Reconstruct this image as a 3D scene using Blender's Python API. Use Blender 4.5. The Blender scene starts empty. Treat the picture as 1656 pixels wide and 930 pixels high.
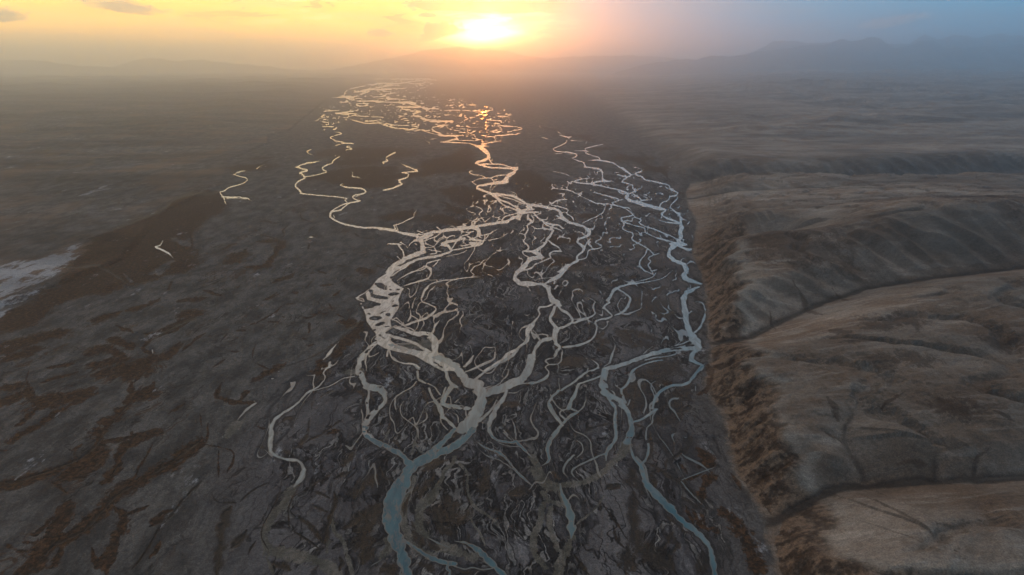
import bpy, bmesh, math
from mathutils import noise, Vector
import numpy as np

R = math.radians
rng = np.random.default_rng(7)
scene = bpy.context.scene
col = scene.collection

# ------------------------------------------------------------------ camera model (drone 300 m above a river plain)
H = 300.0
F = 1099.0
HORIZON = 104.0
TH = math.atan((465.0 - HORIZON) / F)
CT, ST = math.cos(TH), math.sin(TH)

def ray(px, py):
    a = (np.asarray(px, float) - 828.0) / F
    b = (np.asarray(py, float) - 465.0) / F
    return a, CT - b * ST, -ST - b * CT

def ground(px, py, z=0.0):
    a, f, d = ray(px, py)
    t = (z - H) / d
    return a * t, f * t

# ------------------------------------------------------------------ numpy noise
_perm = np.random.default_rng(3).permutation(4096)
_ang = np.random.default_rng(4).random(4096) * 2 * np.pi
_gx, _gy = np.cos(_ang).astype(np.float32), np.sin(_ang).astype(np.float32)

def perlin(x, y, seed=0):
    x = np.asarray(x, np.float64) + seed * 17.31
    y = np.asarray(y, np.float64) + seed * 41.77
    xi = np.floor(x).astype(np.int64); yi = np.floor(y).astype(np.int64)
    xf = (x - xi).astype(np.float32); yf = (y - yi).astype(np.float32)
    u = xf * xf * xf * (xf * (xf * 6 - 15) + 10); v = yf * yf * yf * (yf * (yf * 6 - 15) + 10)
    def g(ix, iy, fx, fy):
        h = _perm[(_perm[ix & 4095] + iy) & 4095]
        return _gx[h] * fx + _gy[h] * fy
    a = g(xi, yi, xf, yf); b = g(xi + 1, yi, xf - 1, yf)
    c = g(xi, yi + 1, xf, yf - 1); d = g(xi + 1, yi + 1, xf - 1, yf - 1)
    return ((a + (b - a) * u) + ((c + (d - c) * u) - (a + (b - a) * u)) * v) * 1.5

def fbm(x, y, seed=0, oct=4, gain=0.5):
    s = 0; a = 1.0; n = 0
    for o in range(oct):
        s = s + a * perlin(x * 2 ** o, y * 2 ** o, seed + o * 5); n += a; a *= gain
    return s / n

def sstep(a, b, x):
    t = np.clip((x - a) / (b - a), 0, 1)
    return t * t * (3 - 2 * t)

# ------------------------------------------------------------------ traced network (tile origin, tile scale, then: width x,y x,y,width ...)
# W water, P water area, N gravel island, S silty shallow, B brown moss, Q brown moss area, K black wet vein, A salt area, G grey island in moss
TRACE = """
@ 340 110 5.47 0
W 8 980,325 1000,340;8 965,345 1010,360 1075,375 1115,375 1080,380 1010,385 980,400 970,415;8 1000,420 1015,435 990,440;8 875,412 895,405
W 12 900,462 930,468 965,450
W 11 975,470 1010,475 1045,485 1045,505 1010,515 1060,520 1115,525 1095,545 1065,550 1085,562 1135,568 1160,582 1110,595 1060,615 1090,630 1110,645 1150,650 1180,662 1240,668 1275,678 1260,690 1215,690 1205,700 1250,712 1240,722 1215,720 1200,730 1225,745
W 7 1060,685 1100,665 1130,650;8 1105,688 1130,678 1180,668
W 11 945,705 900,718 855,740 870,755 915,778 895,800
W 12 965,805 985,818 940,828 870,840 800,860 765,878 810,890 855,908 800,925 790,940
W 11 1105,770 1110,780;11 1140,785 1105,805 1080,830 1085,840 1030,860 990,885 1000,900 1025,915
W 11 1630,750 1580,775 1550,800 1570,820 1525,835 1535,850
W 8 500,840 460,860 440,870 410,895;6 300,910 215,925
W 9 1640,135 1500,140 1350,160 1250,180 1190,215 1180,250
W 30 1430,180 1370,200 1330,210;30 1190,250 1240,262 1280,270
W 14 1640,150 1540,165 1450,185 1380,215 1300,245 1230,262
W 10 1180,250 1230,275 1300,290 1450,295 1640,305
W 9 1540,250 1600,270 1640,272;12 1520,200 1580,215;5 1100,310 1180,300;12 1310,310 1390,320 1350,335 1280,325;9 1470,190 1520,230 1560,250;8 1400,240 1460,255 1530,250
W 11 1200,280 1240,320 1250,350 1310,370 1240,385 1140,400 1190,400 1280,405 1285,415 1215,435 1260,460 1310,475 1380,488 1500,490 1600,520 1640,530
W 8 1280,420 1400,430 1520,435 1530,445 1460,465 1385,475;8 1480,475 1560,488 1640,510;7 1105,440 1185,442
W 7 580,55 700,62 900,72 1100,75 1300,80 1500,88 1640,95
W 6 1045,250 1100,245;10 1125,262 1140,262
B 60 1220,720 1400,760 1560,740;40 1180,790 1300,830 1450,800;30 240,860 400,880 520,820;16 420,800 500,800
@ 620 110 5.47 0
W 8 0,90 100,95 200,100 350,95 450,100;12 0,150 80,145 180,130 280,115 400,105;10 0,190 100,180 190,180;9 0,245 60,225 150,220;6 280,160 380,145 440,140;8 0,268 100,272;9 0,300 130,305;8 200,130 300,140 400,120;7 300,100 380,125 440,112
W 9 250,262 220,275 150,280 140,300 230,300;16 240,310 190,315 160,340 170,360 240,375 300,385;18 160,340 250,345 330,350 400,375;10 240,320 330,340 400,360 450,360
W 22 325,385 270,405 265,420 330,435 370,455 450,465,20 540,475,22 600,465,12
W 7 430,355 540,375 660,372 780,380 870,388;7 665,305 700,325;7 740,320 790,325;6 560,330 600,340;5 615,298 630,300
W 12 890,345 965,355 960,370 900,385 870,405 890,420 930,400;10 860,410 800,430 770,440 720,460 680,485 620,495
W 10 960,425 975,437 925,457 1000,465 1040,470 1045,485 1000,490 970,495 995,508
W 9 1060,375 1075,380;9 1005,395 1025,410;9 1085,405 1135,415 1110,395;9 1040,425 1100,430 1110,445 1075,470
W 9 1040,510 1120,518 1200,525 1228,540 1170,550 1110,565 1060,570 1040,555
W 11 1215,575 1130,590 1010,600 975,615 1000,640 1005,650 960,658 900,670 870,690;14 1090,575 1110,592
W 8 860,495 920,510 900,535 930,550 1000,555 1040,560;7 930,550 950,565 1030,570
W 10 740,540 800,560 850,565 860,590 930,605 980,610
W 9 700,535 760,575 800,590 820,620 880,650;8 560,540 640,550 700,570 740,575;7 700,600 760,610 830,635;9 870,625 880,660 860,690;7 690,640 780,640 830,660
W 8 0,485 70,500 200,510 290,515 310,525;12 310,500 300,530 240,545;9 0,510 100,530 240,548 330,550 400,570 480,590 540,600;6 90,465 130,475;7 200,570 300,580;8 340,545 380,555 420,545
W 20 540,500 470,520 430,535 450,560,24 490,575,26 540,600,24 600,600 650,610,16 640,630,15 590,640,14 540,652,10
W 12 540,655 640,660 760,668 830,690,20 870,710,34 910,745,38 930,770,40 930,795,40 890,815,30 850,830,24 820,842,18
W 16 820,842 870,860 950,880 1050,885 1120,890 1170,900
W 14 930,790 940,820 960,845 900,850;11 960,845 1050,855 1120,875 1190,885;7 940,825 970,808;6 1215,805 1228,818 1210,835 1165,855
W 30 870,690 850,695;12 905,690 930,695
W 10 350,590 370,610 370,640 390,650 410,670 380,690 350,690;6 410,632 460,625
W 8 260,700 200,720;11 100,745 60,770 20,795 40,820 0,835;11 120,820 165,850 220,875 290,908 240,918 180,925;8 760,920 790,908
W 6 1380,500 1380,520 1410,540 1440,540 1485,555;7 1550,570 1570,580;8 1540,585 1590,600 1640,612;7 1400,610 1460,632;3 1490,675 1550,665
Q 50 330,830 480,800 640,760 740,700 800,760 780,830 860,850 820,910 600,930 350,930
@ 860 110 5.47 0
W 8 230,565 260,580;8 225,588 270,602 320,610 370,600 350,580 330,570;11 320,610 335,635;6 350,640 490,650 475,670;6 350,640 360,655
W 11 310,640 295,665 240,690 190,720 240,740 340,748 400,765 390,785 360,798 410,820 460,840 475,870 540,885 610,905 630,930
W 3 185,675 240,663;5 220,755 350,762;10 640,672 560,690 500,705 470,715 490,735 475,750 520,770 600,795 580,815 500,820
W 4 660,680 780,670;7 380,730 470,735;8 545,730 490,740
W 15 580,815 680,830 740,850 780,880 830,910 860,930;7 730,800 760,825 850,845 860,865 900,880 970,890 975,905 910,930;6 85,610 150,630
B 26 740,790 900,810 1000,860 1100,910 1180,920;30 780,770 850,800 960,830;24 560,720 700,710;24 330,590 450,610 560,660;16 240,560 200,550 60,510
K 12 640,665 760,662 930,660;8 720,735 1000,725 1640,725
@ 340 270 5.47 0
W 6 205,65 260,45 300,35;9 205,65 265,85 320,100 330,115 290,145 230,165 155,185 130,210 85,225 100,250 120,265;10 120,265 180,268 270,268 340,280 345,295 410,310;6 130,280 200,275 330,285;13 120,270 135,320 155,345;6 410,20 425,0
W 15 765,0 810,15 855,30 800,50 830,80 835,100 790,120 755,155 755,175 790,205 805,235;10 805,235 900,245 1000,255 1120,265 1210,280 1190,295 1215,318
W 7 990,0 995,20 1030,40 980,60 900,78 840,85;9 1215,30 1260,45 1255,80 1310,92 1355,110
W 13 1150,130 1175,145 1150,160 1210,180 1280,185 1345,195 1375,215 1350,235 1280,250 1260,270 1290,290 1320,300 1230,320 1190,350 1150,380 1090,395
W 11 1205,320 1130,355 1095,375 1065,410,26 1060,440,24;16 1060,440 1110,475 1170,500 1250,520 1350,537 1450,537 1560,548 1641,562
W 7 1410,230 1340,240 1280,270;6 1540,208 1600,195 1630,182;7 1090,425 1100,450;11 1625,510 1635,545;6 1575,680 1640,685;9 888,620 896,622;5 1430,265 1440,275;3 875,600 880,605
B 12 420,490 480,480 560,500 640,490;12 690,520 640,570 660,600 620,640;14 560,690 640,680 670,650;60 130,860 220,820 320,730;30 100,740 200,690;30 440,660 560,660 650,680 600,740 560,800 480,880 320,890;10 800,400 810,460 900,490;14 920,530 880,560 870,600;14 1280,590 1310,620;8 1310,630 1440,640;9 1120,790 1190,770;10 1130,880 1230,890;10 1480,760 1640,830;8 1450,840 1480,880 1560,900;12 880,690 870,730;8 430,600 600,640;6 450,130 520,110
Q 60 860,120 950,110 1100,150 1300,190 1640,180 1640,0 1300,0 1050,40 900,90
@ 620 270 5.47 0
W 10 220,0 300,35 180,48 225,65 215,90 140,120,18 150,140,16 165,150 125,170 90,185 25,203
W 26 1180,0 1165,30 1120,70,46 1090,100,40 1060,130 960,150,20 860,165 830,180 870,205 950,235 1000,265
W 8 790,32 760,45 790,65 860,75 910,98 945,100 980,130;8 910,98 850,105 800,125 780,135;9 725,95 750,120 790,135 820,160;9 945,100 1000,80 1080,70;8 900,0 1000,8 1100,15 1150,20
W 20 950,235 1050,245 1130,255 1180,275 1240,310 1290,335;9 980,240 1060,265 1150,290 1250,330;16 970,255 1040,295 1110,320 1160,350 1220,385;12 1010,290 1040,320 1090,350 1150,370 1220,385
W 7 1060,195 1120,215 1170,235 1185,265;4 1180,215 1225,200 1235,185
W 56 1285,345 1300,380;22 1210,390 1300,375;18 1200,410 1300,400 1345,400
W 24 1240,400 1190,412 1200,430 1130,460 1080,485 950,505 830,525 700,545 600,555 510,570 430,580 370,600 350,620;11 1190,405 1120,425 1070,440 1050,470 1070,480;8 1150,430 1130,450;9 730,515 660,530
W 13 1280,420 1275,450 1310,480 1275,520 1280,555 1250,600 1260,630 1240,655 1285,705 1270,735 1230,750 1240,775 1280,795 1300,820;11 1310,430 1330,460 1320,490 1290,500
W 16 1320,400 1370,450 1430,490 1500,510 1560,520 1590,550;22 1500,520 1480,550 1500,560 1480,600 1450,640 1430,680 1380,720,30 1330,745,24 1250,745,14
W 20 1330,745,40 1380,780 1360,800 1300,820 1240,880,28 1190,930,36;12 1420,490 1450,520 1520,540 1580,570 1585,600;8 1310,520 1350,545 1430,545 1480,560
W 8 1210,585 1255,600;10 1420,580 1425,620 1390,660 1420,670;13 1460,650 1510,690 1560,720 1570,745 1510,745 1470,770 1480,800 1440,820 1370,850 1330,870 1310,895 1210,920;6 1620,748 1570,765 1480,770
W 18 1300,335 1400,350 1500,370 1560,390 1590,440 1641,490;11 1530,430 1600,470;8 1480,335 1540,295 1610,288;8 1490,340 1560,350 1635,380 1620,410 1640,430;5 1430,100 1440,110;5 1495,150 1500,185 1560,195 1640,205;5 1505,40 1590,55 1640,80
W 20 0,550 100,565 180,590 260,605 320,620 350,630;9 190,582 280,592 340,600;9 300,565 360,590;8 95,520 110,550;9 110,510 130,555;9 110,510 160,495 220,465 270,440 270,415 300,375
W 11 720,450 760,470 815,490 800,520;5 795,250 790,270;9 800,305 785,340 850,360 875,385 850,410 860,440 890,475 895,490;7 840,460 870,495;8 895,490 920,465 990,425
W 40 370,610 330,640 345,690,46 350,740,46 300,770,40 200,810 170,830 100,870 40,930;20 430,600 390,620 350,640;9 470,530 510,565;9 520,575 470,610 400,640 350,660;8 570,625 510,640 470,680 430,710 370,715
W 36 800,540 840,560 850,600;11 880,600 950,590 970,570 1020,545
W 22 700,630 640,650 570,660 520,680 530,695 570,700 600,740 540,770 470,790 400,800 300,820 230,850 150,890 60,930
W 10 750,580 790,570;10 680,620 760,590;12 600,730 640,670 680,620;9 720,640 700,660 740,690 720,700;10 760,650 820,620 900,600;10 770,660 780,690 840,680 860,650;11 900,600 890,650 860,690 800,700 700,720 620,735;18 780,640 840,650;12 740,610 790,640;9 860,660 900,640 930,600;10 820,600 870,630;8 690,700 750,690;26 790,670 830,680
W 6 740,735 680,765 560,790;6 1015,630 930,650;6 900,650 1010,635 1060,615 1070,590 1060,575;6 1060,615 1105,585
W 11 150,690 130,680 50,680;13 150,665 200,695 215,730;13 130,690 170,740 180,790 160,830;9 120,790 150,820;8 400,730 450,740 510,750;9 450,710 470,760 420,770
W 10 490,820 470,850 440,880;10 500,820 420,840 380,860 380,885 410,910 420,930;8 380,885 340,910 240,930;8 950,800 880,830 860,860 800,885 775,925;7 1125,680 1140,700;32 1640,860 1600,900 1560,930;8 285,675 295,690
N 10 1110,90 1130,100;9 870,580 880,600
Q 60 1190,40 1290,30 1400,90 1500,170 1560,230 1500,300 1420,330 1330,310 1250,280 1190,250 1180,180 1130,130
Q 60 500,200 700,170 850,220 950,260 1000,310 950,360 800,350 700,330 560,270
B 60 800,890 900,850 1100,840;40 1480,650 1600,640 1640,680;60 1450,860 1640,840;40 380,440 600,480 760,500;40 520,320 640,380 720,430;30 100,100 300,60 600,30;40 20,480 160,430 260,380
@ 860 270 5.47 0
W 14 480,0 600,20 620,50 625,90 640,115 670,125 590,130 540,145;5 190,38 290,60 350,85 440,95;8 180,150 185,180 220,192 340,210 420,250 500,290 550,315 620,330 650,345 630,400 570,440 500,470 450,500
W 12 440,108 390,118 380,130 420,140 520,150 600,165 680,185 780,205 850,235;17 800,0 840,40 880,70;11 880,70 850,85 800,80 740,65 725,60 745,45;13 850,85 820,110 800,130 840,145 890,160 890,190 910,210 870,235;8 945,145 975,165 970,185 910,205;9 760,215 800,235 850,240
W 18 850,240,28 840,270,32 880,300 950,320 1060,350 1150,375;12 890,235 940,265 970,300 940,310 930,290
W 10 515,205 540,220 620,245 700,265 770,290 710,320 740,340 810,360 880,405 910,440;8 810,355 860,365 910,420;7 810,285 770,295
W 11 880,405 890,425 840,440 790,450 810,490 820,515 800,540 830,565 890,585 900,605 885,635 930,670 1020,720 1080,775;11 910,440 960,465 970,475 950,490 990,520 1080,550 1150,580 1230,610 1280,640;10 810,485 880,510 960,530 1000,545 1005,580 1080,615 1150,640 1230,660 1280,670
W 12 1020,730 1000,780 965,820 955,870 990,910 1010,930;10 1080,775 1040,800 1030,815 1055,835 1030,865 1045,900 1055,920;8 1125,765 1080,780;8 1060,920 1105,910;7 880,865 950,885
W 12 910,0 975,20 970,40 920,55 925,75 970,85 1000,110 1080,130 1170,150 1220,165 1225,195 1290,230 1280,250 1220,265 1210,290 1150,320 1130,350 1170,380;8 1215,240 1220,270;7 1300,200 1290,230
W 11 1295,270 1270,300 1225,345 1260,390 1310,430 1310,460;16 1150,375 1180,385 1150,420 1190,450 1270,480 1310,500;11 1090,435 1110,460 1170,485 1250,495 1310,505;5 1180,375 1250,390
W 24 1320,440 1320,510 1330,540,42 1310,570,40 1320,620,44 1300,650,40 1310,680,46 1270,690,46 1220,740,34 1215,780,32 1250,820,32 1300,845,32 1350,870,34 1370,930,36
W 8 1400,480 1370,510;8 1385,360 1375,395 1305,385;12 1310,680 1330,710 1400,730;7 1360,680 1410,720;9 1290,700 1390,745;10 1400,740 1450,700 1455,655;7 1410,595 1430,635;13 1380,800 1320,820 1320,845
W 10 220,430 260,460 300,480;22 0,335 100,350 200,375 250,400 270,450 330,490 400,510 470,535 505,560,36 505,600,40 470,620,20;22 470,620,14 410,645,18 400,665,20 440,690,26 460,720,30 450,750,24 400,790,20 400,830,24 350,860 290,900,26 250,930,32
W 10 520,630 480,680 470,720;10 240,350 320,380 310,410 350,440 375,480 370,495;9 370,540 370,565 440,580 470,615;9 600,565 570,590 615,630 560,665 625,700 590,720 510,735 495,770 480,805 410,825;10 180,330 220,300 290,285
Q 50 0,90 60,70 130,120 180,170 270,220 220,270 120,330 0,310
B 50 190,630 300,640 380,600;30 470,440 520,440;30 960,10 1150,30 1200,100;20 1290,220 1330,240
K 70 680,380 800,420 700,480;90 700,640 900,720;70 1100,850 1000,800;50 1400,560 1420,640
@ 560 430 5.47 0.1
P 0 480,0 430,0 350,70 275,115 220,190 170,245 185,300 260,320 240,370 150,385 170,430 180,490 215,540 260,600 270,660 270,690 340,730 450,760 600,790 700,850 850,930 1010,930 950,880 820,815 805,760 740,770 700,750 640,755 560,740 430,700 385,665 400,640 370,620 345,590 400,540 390,480 420,440 465,370 470,340 460,300 490,230 510,200 480,185 410,140 385,100 420,60
N 36 285,160 330,190 345,208,20;40 215,215,24 240,262 340,285,20;22 175,345 260,340;26 255,462 265,462;34 285,522,20 318,505;14 250,562 255,570;26 368,425 372,440;26 410,252 425,245;9 385,205 395,215;16 455,205 465,215;14 425,355 440,352;9 378,178 382,188;10 200,420 210,430;6 340,540 370,535;8 300,610 330,640;7 300,420 340,400;6 420,300 400,340
W 11 220,190 160,240 90,280;9 90,280 150,292 158,318 125,305 88,290;16 130,330 150,380
W 9 400,470 450,490 510,530 580,560 600,570;34 415,540 500,560 580,590 650,600 720,610,48 780,660,56 785,720,56 785,790,60;24 360,610 450,635 540,660 620,690 680,730 740,760;8 405,480 440,460 490,500 520,530;7 370,640 430,690 540,735;6 420,690 560,690
N 12 685,620 710,625;12 735,645 742,670
W 8 620,275 590,330 585,375,14;9 555,330 565,400 570,440,18 545,495,8;8 575,440 630,470 620,488
W 8 1140,0 1100,45 1130,80 1110,95;9 1200,98 1100,100 950,120 850,130 750,160 700,210,20 670,270,20 660,290,12 670,315 740,345 795,380 750,430,20 690,470 620,490 540,520,16
W 14 690,0 740,20 750,60 720,110 630,140 530,170 480,190;9 700,0 620,40 530,80 450,130 460,155;12 540,0 440,60 400,90;7 850,455 820,490 790,520,18 765,590,12;8 1125,790 1100,830,18 1050,890;11 1315,760 1305,820 1200,870 1080,930
W 46 1640,520,46 1600,590,36 1605,660,20 1550,700 1500,740 1420,790,30 1380,830,24 1300,880,24 1230,925,26
W 36 1590,0 1510,60 1490,110 1540,150 1640,160;7 1540,150 1600,180 1630,220;7 1010,890 980,890;14 370,740 360,800;14 380,740 410,820 500,860 600,870 640,900,26
W 16 265,690 200,720 150,780 110,850 110,930;14 260,700 190,770 170,830 180,930
B 70 1120,50 1220,70 1340,40;50 130,30 180,70;60 0,500 40,540;50 150,500 60,620 0,700
K 12 1090,450 1040,530 900,610 830,700;14 1060,680 1150,620;12 860,560 1000,520;14 720,190 850,170 1000,210;10 900,260 1000,210
@ 800 430 8.23 0.3
W 46 380,0 320,70 275,130 280,180 330,220 450,240,34 560,240,26 640,245;12 520,5 440,40 350,75;50 640,245 710,290,60 720,350,55 760,430,65 820,490,90 860,530,70
W 8 410,160 500,180 600,215 640,240;8 540,185 600,170 700,160 770,150;44 980,0 930,60 870,120 810,160 740,200,30 670,235,14;28 800,200 790,240;20 830,260 800,310;6 360,245 440,290 480,360
W 34 840,530 900,590 980,640 1040,720 1030,750 950,800 880,825;44 800,540 790,590 750,670 740,710 780,780 830,830
W 22 780,500 700,540 600,550 580,580 600,630 570,690 520,750,44 480,820,56 440,890,60 430,930;60 840,840 800,930;22 1330,490 1310,540 1320,600 1330,640 1250,690,30 1150,720,34 1050,760,26;9 1140,390 1240,420 1320,460 1350,490;7 840,725 830,750 880,800
W 20 1640,290,34 1580,330,34 1540,420,34 1510,470,34 1535,485,18 1450,550 1500,600 1560,660 1510,700 1400,715 1340,750 1360,800 1350,880 1320,930
K 60 530,280 580,330 650,400;80 1520,160 1580,200;50 1100,230 1160,370;70 1250,250 1310,330;40 900,60 1100,40 1640,60;60 780,620 860,690
@ 860 430 5.47 0.35
W 8 1250,35 1200,80 1140,115 1000,145 850,165,16 770,190,20 720,225,24 690,280,32 670,305,30;13 690,320 640,360 680,405 710,440 670,460 600,475 560,495 575,530 570,580 530,650 450,690,20 370,710 290,720
W 8 1100,60 1060,100 950,135 860,155;8 940,0 1000,40 1070,75;8 1045,10 1060,50 1080,85;12 760,205 820,240 870,290,22 840,370 800,410 730,440,7
W 34 1360,0 1370,40 1345,85,40 1390,125 1490,160,14;26 1480,185,14 1410,215,34 1350,260,46 1345,330,50 1360,420,54 1370,500,50 1400,590,50 1440,650,80 1470,720,70
W 13 1440,310 1510,330 1530,370 1540,410,22 1520,470 1490,540,18 1440,590;6 1470,390 1510,430
W 44 220,560 200,620,46 215,690,26;60 170,640,30 100,660 60,690 20,760 20,830;12 0,590 40,620 75,660;7 10,565 50,610 75,650;24 215,690 250,720 220,760 205,800;8 260,730 275,760 260,810
W 12 690,640,8 740,700 715,770,20 690,860,20;12 500,810 560,850 590,885 570,910 530,930;7 1060,585 1130,610 1165,640 1145,690;8 1075,710 1020,745 985,780
W 34 1470,720 1400,730 1300,735 1200,745 1100,770 1000,800 880,845 780,880 660,910;9 1400,660 1330,690 1270,705;9 1420,690 1300,720;8 1345,650 1280,700;10 1320,745 1280,775 1200,800 1100,810 1000,835
W 36 1470,740 1420,780,40 1415,830,44 1450,855,26 1510,885,24 1500,920;14 1545,855 1515,880 1500,930;9 1110,835 1000,870 930,900 890,930;7 640,890 690,860
N 10 1240,735 1310,730;9 1370,700 1420,700
K 60 980,240 1100,220 1180,190;90 950,350 1150,340;70 1000,420 1200,420;60 760,560 880,700;70 620,600 560,660;60 870,600 1060,640;50 900,730 1040,680;80 1100,900 1300,880;40 1300,600 1320,640;60 540,230 480,160;50 410,180 450,230;60 360,860 430,830;40 580,620 650,740 740,740
@ 860 520 5.47 0.5
W 60 650,420 640,480,76 630,560,76 660,620,80 720,680,70 780,720,60 820,770,40;26 1510,395 1450,460 1390,535 1330,560 1250,565 1180,590 1130,625 1100,670 1080,700 1070,770
W 11 1105,520 1055,560 1070,620 1085,670;20 1105,775 1050,810 980,860 900,885,12;10 1150,340 1040,360 940,400 890,440,24 870,490;20 870,490 840,560 790,600;5 870,465 780,495;24 790,600 800,650 830,720
W 15 610,480 540,510 420,550;20 410,555 385,640,30 350,700,26 325,770,34;13 325,770 260,790 250,820 290,860;14 340,765 400,800 340,830 290,870;7 470,640 480,700 440,770 390,805
W 12 595,410 500,440 440,480,22 380,530,18 260,610;9 500,410 490,440;22 240,610 170,680 150,740 190,820 250,890 270,920;9 265,270 260,340 230,380 240,400 230,450;9 240,500 245,600;26 205,300 230,250
W 12 130,335 120,350 150,380 120,400 150,450 120,500,26 50,535,26 0,545;8 130,335 200,320;8 150,380 230,375 265,340;36 830,760 850,800 870,850 880,930;26 700,700 740,770 735,850 735,930;11 870,690 850,740;9 730,520 750,570 790,600;8 1450,570 1450,620
N 11 660,590 720,640;11 730,605 790,655;18 725,700 755,730;6 640,520 690,560;6 690,560 730,580
B 60 1560,380 1590,480 1540,640;40 1180,540 1210,540
K 120 1000,560 900,640 900,800;90 1250,430 1100,480 1000,470;70 1180,700 1300,640 1420,580;60 1330,600 1400,700;40 1400,770 1200,850 1100,880;50 950,860 880,760;60 560,140 680,200;50 370,370 460,340;30 720,870 770,900
@ 560 540 5.47 0.45
W 56 300,40 400,110,60 540,150,46 700,190,56 860,240,70 980,310,66 1050,400,70 1160,460,90 1190,520,90 1190,600,90 1150,700,110 1100,780,120 1040,850,120
W 22 260,70 190,130 130,220,46 115,270,40 110,330,60 150,400,56 190,460 240,475 300,490 340,550,44 335,610 270,670 210,740 170,800,56 170,860,60 220,920,60;24 190,460 200,540 185,600 190,700 170,760
N 18 150,240 148,260;14 135,300 130,318;14 125,340 122,352;12 195,140 175,165;13 185,415 215,440;9 280,640 260,670;14 205,720 185,745;10 205,790 190,815;8 185,850 190,860;8 205,870 215,880;8 180,605 185,615;8 105,370 112,380
W 5 0,392 80,375;12 360,190 370,150;12 410,200 470,250 570,265 620,285,22 640,310;18 630,330 640,400 700,435;11 720,440 780,470 830,540;20 730,480 770,570 820,640,40 840,700 850,740
W 10 620,420 580,470 500,515 440,560 430,620,20 445,690;10 510,590 480,640 490,720 560,780 610,820 630,850,16 640,930;11 700,680 715,720,18 700,760 640,800
W 22 700,220 780,280 880,330 890,380,30 930,440 970,470;40 930,470 870,560 850,620;6 970,470 1000,488;14 880,470 850,550;7 810,420 860,470;34 850,620 930,640 1020,650 1070,660;9 960,610 990,580;26 860,740 900,770 960,830;12 900,680 980,720 990,790;9 830,750 850,800 900,850;11 1060,660 1060,720 1080,740
N 9 890,600 910,610;8 930,650 950,660;10 980,670 985,675;8 1010,640 1030,650
W 16 1120,420 1220,340,20 1330,270,24 1420,220,26 1480,180 1540,110 1590,70 1605,0;10 1315,170 1305,225 1200,280 1050,340;9 1125,190 1100,240,18 1045,290
W 64 1640,190 1620,290 1570,380 1480,430 1400,470 1300,510 1240,540,40;7 1440,290,14 1430,350 1400,395;8 1340,335 1390,390 1350,440 1220,500;9 1640,435 1560,440 1480,460;8 1570,480 1500,520 1440,520
W 30 1420,500 1390,570,36 1330,650,42 1290,740,50 1270,780,40 1265,850,30 1300,920;7 1330,580 1290,660,16 1200,750,30 1160,770,30;9 1440,720 1480,790 1500,870 1500,930;10 1390,850 1430,900;10 1220,480 1280,460
N 6 780,250 850,300;6 800,320 860,340;5 960,360 1000,390;6 1000,700 1050,640
K 50 720,170 850,210;40 460,190 640,250;18 290,240 300,320 400,420 480,480;14 400,240 460,300 430,400;40 210,520 240,600;30 120,500 150,580;60 930,370 1060,470;40 1010,560 1110,560;40 1020,860 950,920;40 1240,620 1340,550;30 670,480 720,620;30 780,650 800,720;10 400,700 380,820 340,900;40 1400,620 1560,640;30 1380,800 1440,880
S 60 570,100 700,90;40 20,340 90,330
@ 560 690 5.47 1
W 90 1110,0 1100,40,70;36 960,20 860,130,42 760,220,50 640,310,66 560,380,80 500,480,100 440,580,120 400,680,124 395,800,130 420,930,130
W 64 1080,60 1000,140,60 900,200,60 800,250,46 700,310,40 620,345,30
N 26 910,150,10 980,100 1055,55,10;8 960,210 1010,190
W 54 170,0 180,70 270,140,50 400,200,46 500,260,50 560,330,60
N 9 190,30 192,45;9 210,50 215,62;9 320,180 360,200;8 410,180 440,190
S 18 380,30 350,110;18 630,0 630,70 600,150 580,250;16 610,150 650,220 690,240;34 960,270 940,330 870,400 840,480 800,540;60 800,560 740,640,80 680,700,80 650,780,80 640,850,90 640,930,90;22 1000,330 1070,420 1070,520 1090,640 1150,730 1260,800 1320,850;40 600,440 560,580 520,700 520,830;50 480,700 500,850 540,930
W 15 1130,110 1220,180 1350,230,24 1430,300,18 1510,400,18 1641,520,26;9 1160,190 1250,260 1360,300 1480,380;22 1270,0 1270,60 1340,120 1460,140 1500,130 1540,170,24 1641,270,26;7 1340,140 1430,170 1530,175;12 1490,0 1500,110;9 1390,50 1460,120
K 50 880,300 760,330 660,390;40 780,420 720,520 650,640;20 640,520 520,680 510,790;120 900,620 940,760 800,850;60 1240,340 1180,620;14 1040,380 1050,560 1100,700;30 1250,720 1400,760;40 1280,220 1420,290;60 60,620 140,560 260,420;20 20,470 100,380;70 180,820 300,680;60 100,880 240,780;16 300,360 340,450 440,490;50 1500,600 1560,560;50 420,120 480,180
@ 600 760 5.47 1
W 84 340,0 270,130,120 210,260,136 190,400,136 190,520,128 240,660,112 290,800,98 310,930,84
W 22 290,620 380,680,30 500,760,40 620,810,40 740,830,40;24 690,825 672,870 700,900 690,935;10 735,850 830,878 900,862 980,880 1075,872;14 490,590 600,650 700,690;40 740,630,20 850,650 960,720,50 1040,800,50 1130,890,44 1180,930,40;7 960,790 1030,830;16 0,850 100,790
S 80 450,320 430,420 440,520 490,590;80 600,680 800,740 900,780;60 100,760 160,680 130,620;60 290,480 340,600 420,700 540,770;14 870,380 900,480 960,560 1010,670
K 60 380,540 460,640 580,700;60 430,830 560,900;50 780,905 880,915;70 600,520 740,560;30 320,280 300,400;50 700,400 760,500;40 840,560 880,640;20 380,520 360,460;60 160,880 200,930
@ 860 650 5.47 0.6
W 20 150,0 200,100 250,170 270,190;7 470,0 460,50 400,95;16 400,95 320,150 260,210,30 190,300,36 150,370,36 140,430,30 150,520,26 80,570,16
W 26 700,0 740,60 735,150 740,220,34 745,320,30 700,390 660,450,36 660,520,40;34 850,80 880,190,46 880,260,60 840,360,80;24 870,380,8 900,490,26 960,560,36 980,620,40 1010,700,50 1070,780,56 1150,860,50 1220,930,54;18 1090,60 1050,110 960,160 890,180
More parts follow.
